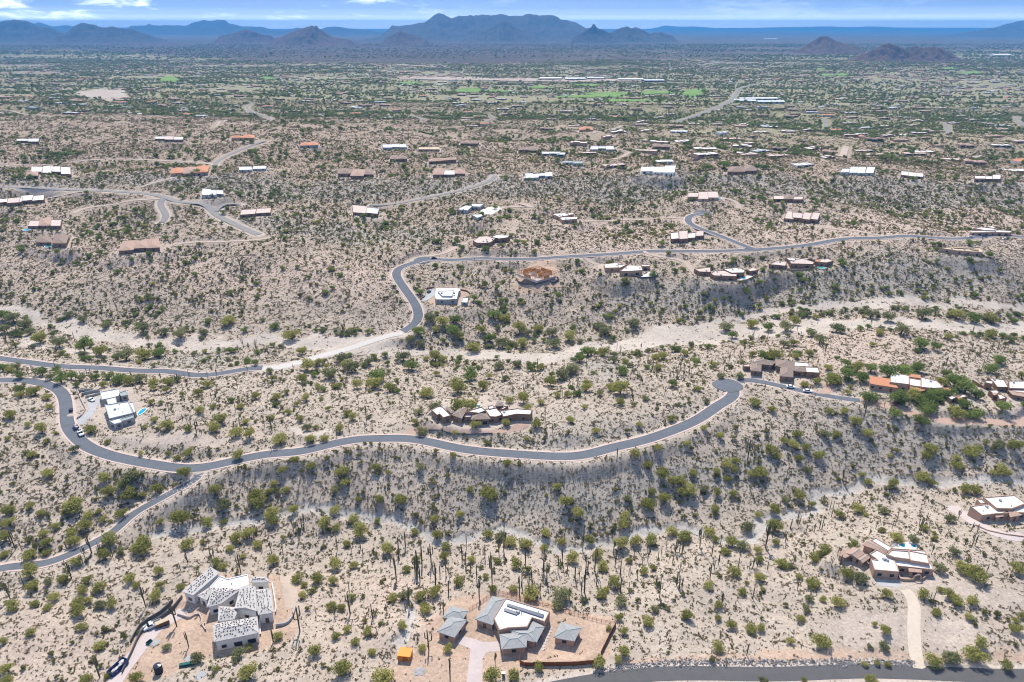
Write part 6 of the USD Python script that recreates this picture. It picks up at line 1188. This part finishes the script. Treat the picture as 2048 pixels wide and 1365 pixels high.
# ------------------------------------------------------------------ vehicles
def car(name, label, cat, px, py, rz, look, L=4.7, W=1.9, h=1.5, bed=False, lift=.12):
    c = at(px, py)[0]; c[2] = ground(c[0], c[1])[0] + lift + max(.0, (c[1] - 250) * .0007); t = thing(name, label, cat, c, rz); k = L / 4.7
    prof = [(-2.35, .35), (-2.33, .85), (-2.1, .98), (-.05 if bed else -1.9, 1.02), (1.0, 1.0), (2.1, .86), (2.35, .7), (2.35, .35)]
    pr = Polygon([(x * k, z * h / 1.5) for x, z in prof]); m = trimesh.creation.extrude_polygon(pr, W, engine='earcut'); v = np.column_stack([m.vertices[:, 0], m.vertices[:, 2] - W / 2, m.vertices[:, 1]]); obj('body', (v, m.faces[:, ::-1]), look, t)
    cab = [(-.15, 1.0), (.0, 1.5), (.75, 1.5), (1.3, 1.0)] if bed else [(-1.75, 1.0), (-1.2, 1.5), (.45, 1.5), (1.15, 1.0)]
    gl = Polygon([(x * k, z * h / 1.5) for x, z in cab]); m = trimesh.creation.extrude_polygon(gl, W * .88, engine='earcut'); v = np.column_stack([m.vertices[:, 0], m.vertices[:, 2] - W * .44, m.vertices[:, 1]]); obj('window_band', (v, m.faces[:, ::-1]), 'glass_dark', t)
    rf = [(-.0, 1.52), (.75, 1.52), (.75, 1.58), (0, 1.58)] if bed else [(-1.2, 1.5), (.45, 1.5), (.4, 1.56), (-1.15, 1.56)]
    m = trimesh.creation.extrude_polygon(Polygon([(x * k, z * h / 1.5) for x, z in rf]), W * .86, engine='earcut'); v = np.column_stack([m.vertices[:, 0], m.vertices[:, 2] - W * .43, m.vertices[:, 1]]); obj('roof', (v, m.faces[:, ::-1]), look, t)
    if bed: obj('load_bed', MB().box((-1.25 * k, 0, h * .70), (1.9 * k, W * .8, .06)).m, 'dark_paint', t)
    for x in (-1.45 * k, 1.45 * k):
        for y in (-W / 2 + .08, W / 2 - .08): obj('wheel', MB().tube([(x, y - .12, .34), (x, y + .12, .34)], .34, 12).m, 'rubber', t)
    for y in (-W * .36, W * .36): obj('headlight', MB().box((2.34 * k, y, .68 * h / 1.5), (.06, .34, .16)).m, 'cream_roof', t)
    return t
t = car('pickup_truck', 'white pickup truck towing a blue flat trailer on the left bend', 'truck', 162, 869, -.85, 'white_paint', 5.8, 2.1, 1.9, True)
c = at(152.5, 857)[0]; c[2] = ground(c[0], c[1])[0] + .12; t = thing('flat_trailer', 'blue flat trailer with tools hitched behind the pickup truck', 'trailer', c, -.85)
obj('deck', MB().box((0, 0, .75), (4.6, 2.1, .18)).m, 'blue_paint', t); obj('tow_bar', MB().box((2.9, 0, .6), (1.6, .14, .12)).m, 'dark_paint', t)
for y in (-1.0, 1.0): obj('side_rail', MB().box((0, y, 1.1), (4.6, .07, .6)).m, 'blue_paint', t)
for x, y in ((-.5, -1.0), (-.5, 1.0), (.5, -1.0), (.5, 1.0)): obj('wheel', MB().tube([(x, y - .12, .36), (x, y + .12, .36)], .36, 12).m, 'rubber', t)
for k, (x, y, lk) in enumerate(((-1.2, .2, 'debris'), (.2, -.3, 'terracotta_tile'), (1.1, .3, 'white_paint'))): obj('load', MB().box((x, y, 1.1), (1.0, .8, .6), k).m, lk, t)
car('parked_car', 'white car in the drive court of the modern white house', 'car', 183, 802, -.5, 'white_paint', 4.6)
car('parked_car', 'white sedan driving on the narrow lane to the orange roofed house', 'car', 1615, 784.5, -.22, 'white_paint', 4.8)
car('parked_car', 'pale car half hidden by a bush on the narrow lane', 'car', 1581, 776, -.22, 'white_paint', 4.4)
car('site_truck', 'white truck parked against the lower wall of the site drive', 'truck', 306, 1254, -2.5, 'white_paint', 6.2, 2.2, 2.1, True)
car('parked_car', 'leftmost of the three cars in front of the white long house, white', 'car', 1941, 475.5, .1, 'white_paint', 5.0)
car('parked_car', 'dark blue car under a tree between the two white parked cars', 'car', 1969, 475, 1.6, 'blue_paint', 5.0)
car('parked_car', 'rightmost of the three cars in front of the white long house, white', 'car', 2010, 480, .1, 'white_paint', 5.4)
car('parked_car', 'small dark car at the wide corner of the bench road', 'car', 868, 518.5, .1, 'dark_paint', 4.6)
car('parked_car', 'dark car on the gravel by the white block house', 'car', 858, 585.5, 1.2, 'dark_paint', 4.6)
car('parked_car', 'dark red vehicle under trees by the orange roofed house drive', 'car', 1793, 809.5, .3, 'rust_steel', 4.8)

# ------------------------------------------------------------------ the house of bare timber frames
cs = at([1036, 1074, 1118, 1074], [563, 572, 551, 537]); c = cs.mean(0); c[2] = ground(c[0], c[1])[0]; t = thing('timber_frame_house', 'unroofed house of bare orange timber frames on red earth', 'house', c)
A, Bv, Dv = cs[0, :2] - c[:2], cs[1, :2] - cs[0, :2], cs[3, :2] - cs[0, :2]
obj('slab', MB().prism(Polygon([A, A + Bv, A + Bv + Dv, A + Dv]), -1.5, .12).m, 'pale_concrete', t)
def stud_wall(u0, v0, u1, v1, h=3.2, sheath=0.0, sh='timber'):
    a, b = A + Bv * u0 + Dv * v0, A + Bv * u1 + Dv * v1; L = np.linalg.norm(b - a); n = max(2, int(L / 1.5)); mb = MB()
    for z in (.2, h, h - .16): mb.beam((*a, z), (*b, z), .16, .14)
    for k in range(n + 1): p = a + (b - a) * k / n; mb.box((*p, h / 2 + .1), (.12, .12, h), math.atan2(*(b - a)[::-1]))
    w = obj('stud_wall', mb.m, 'timber', t)
    if sheath:
        p = (a + b) / 2; d = b - a; obj('sheathing', MB().box((*p, h * .5), (L * sheath * .7, .06, h * .75), math.atan2(d[1], d[0])).m, sh, w)
for q in ((0,0,1,0,3.0,.5), (0,0,0,1,3.4,.6), (1,0,1,1,3.0,.4), (0,1,1,1,3.6,.85), (0,.35,1,.35,3.4,.4,'debris'), (0,.7,.7,.7,3.6,.6), (.35,0,.35,1,3.4,.35,'debris'), (.68,.1,.68,1,3.2,.5), (.35,.5,1,.5,3.2,.3), (0,.18,.35,.18,3.0,.7), (.15,.35,.15,1,3.5,.5), (.85,.35,.85,.9,3.2,.4,'debris')): stud_wall(*q)
wall_line('block_wall', [(1034,560),(1036,566),(1070,571),(1080,568)], 1.6, .5, 'dark_block', 'dark block wall in front of the timber frames', 'wall')
wall_line('block_wall', [(1101,564),(1105,569),(1118,561),(1114,556)], 1.6, .5, 'dark_block', 'dark block wall at the right of the timber frames', 'wall')

# ------------------------------------------------------------------ roadside stones
ln = smooth_line(at([1190, 1240, 1300, 1400, 1550, 1700, 1830], [1349, 1338, 1329, 1325.5, 1325, 1326, 1327])[:, :2], .5); g = np.random.default_rng(12)
k = g.integers(0, len(ln), 1900); p = ln[k] + g.normal(size=(1900, 2)) * [.6, .8]; st = []
for s in range(4):
    m = trimesh.creation.icosphere(1, .3); st.append([('stone', (m.vertices * g.uniform(.6, 1.1, 3) * (1 + g.uniform(-.2, .2, (len(m.vertices), 1))), m.faces), 'river_stone')])
instancer('roadside_stones', st, np.column_stack([p, ground(p[:, 0], p[:, 1]) + .05]), g.lognormal(-.35, .4, 1900), g.integers(0, 4, 1900), 'grey stones filling the drain beside the bottom road', 'stones')

# ------------------------------------------------------------------ golf turf, stables, stores and houses of the far plain
for cx, cy, w, h, lab in ((340,160,44,11,'bright green lawn at the far upper left'), (533,157,40,5,'small dull green turf left of centre'), (938,182,56,10,'bright green fairway strip near the centre'), (830,167,60,5,'dull green turf below the arena'), (1000,183,50,4,'thin green turf right of the bright fairway strip'),
        (1158,194,70,6,'green fairway among trees right of centre'), (1217,190,110,8,'long green fairway under the stables'), (1258,202,110,5,'thin lower fairway under the stables'), (1309,186,70,8,'green fairway under the right stables'), (1385,187,46,17,'broad bright green fairway at the right of the course'),
        (1175,171,60,4,'thin green turf below the white stables'), (1654,151,26,6,'left small green on the right plain'), (1683,150,34,5,'right small green on the right plain'), (1642,139,24,4,'upper small green on the right plain'), (1898,138,30,4,'upper far green near the right edge'), (1940,147,60,5,'lower far green near the right edge'), (1080,176,50,4,'thin green turf left of the stables')):
    a = np.linspace(0, 6.283, 26)[:-1]; rr = 1 + .22 * np.sin(2 * a + cx) + .2 * np.sin(3 * a + cy * 2) + .16 * np.sin(5 * a + cy); pp = np.column_stack([cx + np.cos(a) * w / 2 * rr, cy + np.sin(a) * h / 2 * rr])
    sheet('fairway', pp, 'lawn_grass', lab, 'lawn', lift=.3, step=14.0, kind='structure')
sheet('arena', [(795,155),(900,155.5),(1060,157),(1330,161),(1340,165),(1050,163.5),(800,159)], 'tan_paving', 'long pale riding arena in front of the white stables', 'arena', lift=.3, step=14.0)
def long_shed(name, label, cat, x0, x1, y, depth, h, roof, wall):
    a, b = at([x0, x1], [y, y]); c = (a + b) / 2; L = np.linalg.norm(b - a); rz = math.atan2(b[1] - a[1], b[0] - a[0]); t = thing(name, label, cat, (c[0], c[1], ground(c[0], c[1])[0]), rz)
    (v, f), _ = pitched(np.array([(-L / 2, 0), (L / 2, 0), (L / 2, depth), (-L / 2, depth)]), h, 'gable', pitch=.22, over=0); obj('roof', (v, f), roof, t)
    obj('wall', MB().box((0, depth / 2, h / 2 - 1), (L - 2, depth - 2, h + 2)).m, wall, t)
    for k in range(max(2, int(L / 14))): obj('door', MB().box((-L / 2 + (k + .5) * L / max(2, int(L / 14)), .95, h * .4), (5, .3, h * .7)).m, 'dark_paint', t)
for x0, x1, y, roof, lab in ((1080,1124,160.5,'white_roof','leftmost long white roofed stable'), (1131,1172,161,'white_roof','second long white roofed stable from the left'), (1174,1208,160,'grey_roof','dark grey roofed stable between the white ones'), (1237,1287,162,'white_roof','largest long white roofed stable'), (1289,1329,164.5,'grey_roof','rightmost dark fronted stable')): long_shed('stable', lab, 'stable', x0, x1, y, 34, 6, roof, 'dark_block')
for x0, x1, y, lab in ((1468,1512,206,'left white roofed store beside the far road'), (1516,1570,208,'long white roofed store right of the far road'), (1480,1556,201.5,'rear white roofed store behind the long one')): long_shed('store', lab, 'store', x0, x1, y, 22, 5, 'white_roof', 'blue_grey_wrap')
for x0, x1, y, lab in ((1530,1555,79.5,'far white warehouse on the blue plain'), (1988,2022,114,'far pale warehouse near the right edge')): long_shed('warehouse', lab, 'warehouse', x0, x1, y, 60, 12, 'white_roof', 'white_stucco')
far = []
r = random.Random(21)
for k, (roof, wall) in enumerate((('cream_roof', 'pink_stucco'), ('white_roof', 'tan_stucco'), ('pinkish_roof', 'pink_stucco'), ('pink_tile', 'pink_stucco'), ('terracotta_tile', 'white_stucco'), ('tan_roof', 'pink_stucco'), ('grey_roof', 'grey_stucco'), ('white_roof', 'white_stucco'), ('brown_tile', 'brown_stucco'), ('cream_roof', 'white_stucco'))):
    pl = []; n = 3
    for b in range(n):
        x0 = -15 + b * 10 + r.uniform(-2, 1); L = r.uniform(10, 14); y0 = r.uniform(-5, 1); D = r.uniform(12, 18); h = r.choice((2.9, 3.3, 4.0)) + b * .02; P = np.array([(x0, y0), (x0 + L, y0), (x0 + L, y0 + D), (x0, y0 + D)]); sfx = '' if b == 0 else f'_{b:03d}'
        if 'tile' in roof:
            (v, f), _ = pitched(P, h, 'hip'); pl.append((f'roof{sfx}', (v, f), roof)); pl.append((f'wall{sfx}', MB().prism(Polygon(P).buffer(-.5), -3, h + .03).m, wall))
        else:
            pl.append((f'wall{sfx}', MB().prism(Polygon(P).difference(Polygon(P).buffer(-.4)), -3, h).m, wall)); pl.append((f'roof{sfx}', MB().prism(Polygon(P).buffer(-.38), h - .6, h - .3).m, roof))
        pl.append((f'window{sfx}', MB().box((x0 + L / 2, y0 + (.45 if 'tile' in roof else -.03), 1.5), (L * .6, .2, 1.6)).m, 'glass_dark'))
    proto('far_house', pl)
HZ = np.clip(ZONE['green'] + inside(world_poly([(1100,335),(1250,250),(2200,235),(2200,335),(1500,330)])[0], 60, 60), 0, 1) * (1 - .97 * ZONE['bare'])
for pp in ([(420,98),(650,96),(800,100),(880,106),(700,111),(520,108)], [(900,70),(1400,76),(1400,84),(1000,84)]): HZ = np.maximum(HZ, inside(world_poly(pp)[0], 120, 100) * 1.6)
Q = np.vstack([scatter(760, 2000, 1 / 3000., zone=HZ, seed=91), scatter(2000, 5000, 1 / 3600., zone=HZ, seed=92), scatter(5000, 9500, 1 / 16000., zone=np.clip(HZ + .35, 0, 1), seed=93)])
keepm = shapely.distance(shapely.points(Q[:, 0], Q[:, 1]), FOOTS) > 25
for key, (w, z, width) in LINES.items(): keepm &= cKDTree(w).query(Q[:, :2])[0] > width / 2 + 14
Q = Q[keepm]; dd = np.hypot(Q[:, 0], Q[:, 1]); Q = Q[np.argsort(dd)]; sel = []; tree = None; pts = []
for q in Q:                                           # keep the houses of one street apart
    if len(pts) < 700:
        if pts and np.min(np.hypot(np.array(pts)[:, 0] - q[0], np.array(pts)[:, 1] - q[1])) < 46: continue
        pts.append(q)
    else: pts.append(q)
Q = np.array(pts); px, py = project(Q[:, 0], Q[:, 1], Q[:, 2]); seen = (px > 0) & (px < 2048); one = np.flatnonzero(seen)[:300]; rest = np.setdiff1d(np.arange(len(Q)), one); g = np.random.default_rng(8)
FMARK = [(1410,230,'the straight far road'), (1520,205,'the long white stores'), (1385,187,'the broad bright fairway'), (1258,196,'the long fairways'), (938,182,'the centre fairway strip'), (1204,296,'the pale blue house'), (1145,324,'the dark blue house'), (1322,292,'the brown house'), (1172,258,'the red tiled centre house'), (1056,298,'the dark red house'), (1316,340,'the domed white ridge house'),
         (1484,340,'the crest house between big trees'), (1714,340,'the white blue ridge house'), (1824,349,'the cream ridge house'), (1976,355,'the ridge end house'), (1688,305,'the short wide far street'), (2040,245,'the far curving street'), (1650,248,'the short grey far street'), (1892,256,'the right hand grey street'), (340,160,'the far left lawn'), (220,190,'the pale bare lot'), (515,220,'the far S bend'), (830,237,'the left centre short road'), (975,239,'the centre short road'), (1230,255,'the pale blue house driveway'), (618,289,'the turquoise walled house'), (1654,150,'the two small greens'), (1800,220,'the middle of the right plain'), (1950,200,'the right end of the plain'), (700,190,'the plain left of the fairways')]
FM = np.array([m[:2] for m in FMARK], float); RW = ['cream flat roofed', 'white roofed', 'pinkish flat roofed', 'pink tiled', 'orange tiled', 'tan flat roofed', 'grey roofed', 'all white', 'brown tiled', 'cream and white']
KD = g.choice(10, len(Q), p=[.19, .13, .16, .13, .08, .09, .06, .06, .06, .04]); cells = {}
for i in one:
    m = int(np.hypot(px[i] - FM[:, 0], (py[i] - FM[:, 1]) * 2).argmin()); dx, dy = px[i] - FM[m, 0], (py[i] - FM[m, 1]) * 2
    side = ('right of' if dx > 0 else 'left of') if abs(dx) > abs(dy) else ('in front of' if dy > 0 else 'behind'); cells.setdefault((m, side, KD[i]), []).append((math.hypot(dx, dy), i))
for (m, side, k), items in cells.items():
    items.sort()
    for rank, (_, i) in enumerate(items):
        x = thing('house', f'far {RW[k]} house {side} {FMARK[m][2]}' + (f', {ORD[min(rank, 11)]}' if len(items) > 1 else ''), 'house', (Q[i, 0], Q[i, 1], Q[i, 2] - .1), float(g.normal() * .25 + g.choice([0, 0, math.pi])), 'low houses among trees on the far plain')
        s = float(g.uniform(.62, 1.0)); x.AddScaleOp().Set(Gf.Vec3f(s, s, 1.0)); x.GetPrim().GetReferences().AddInternalReference(PROTO[('far_house', k)][0]); x.GetPrim().SetInstanceable(True)
instancer('far_houses', [PROTO[('far_house', k)][1] for k in range(10)], Q[rest] - [0, 0, .1], g.uniform(.65, 1.05, len(rest)), KD[rest], 'countless tiny pale houses scattered over the distant plain', 'houses', turn=.5)
print('far houses', len(Q))
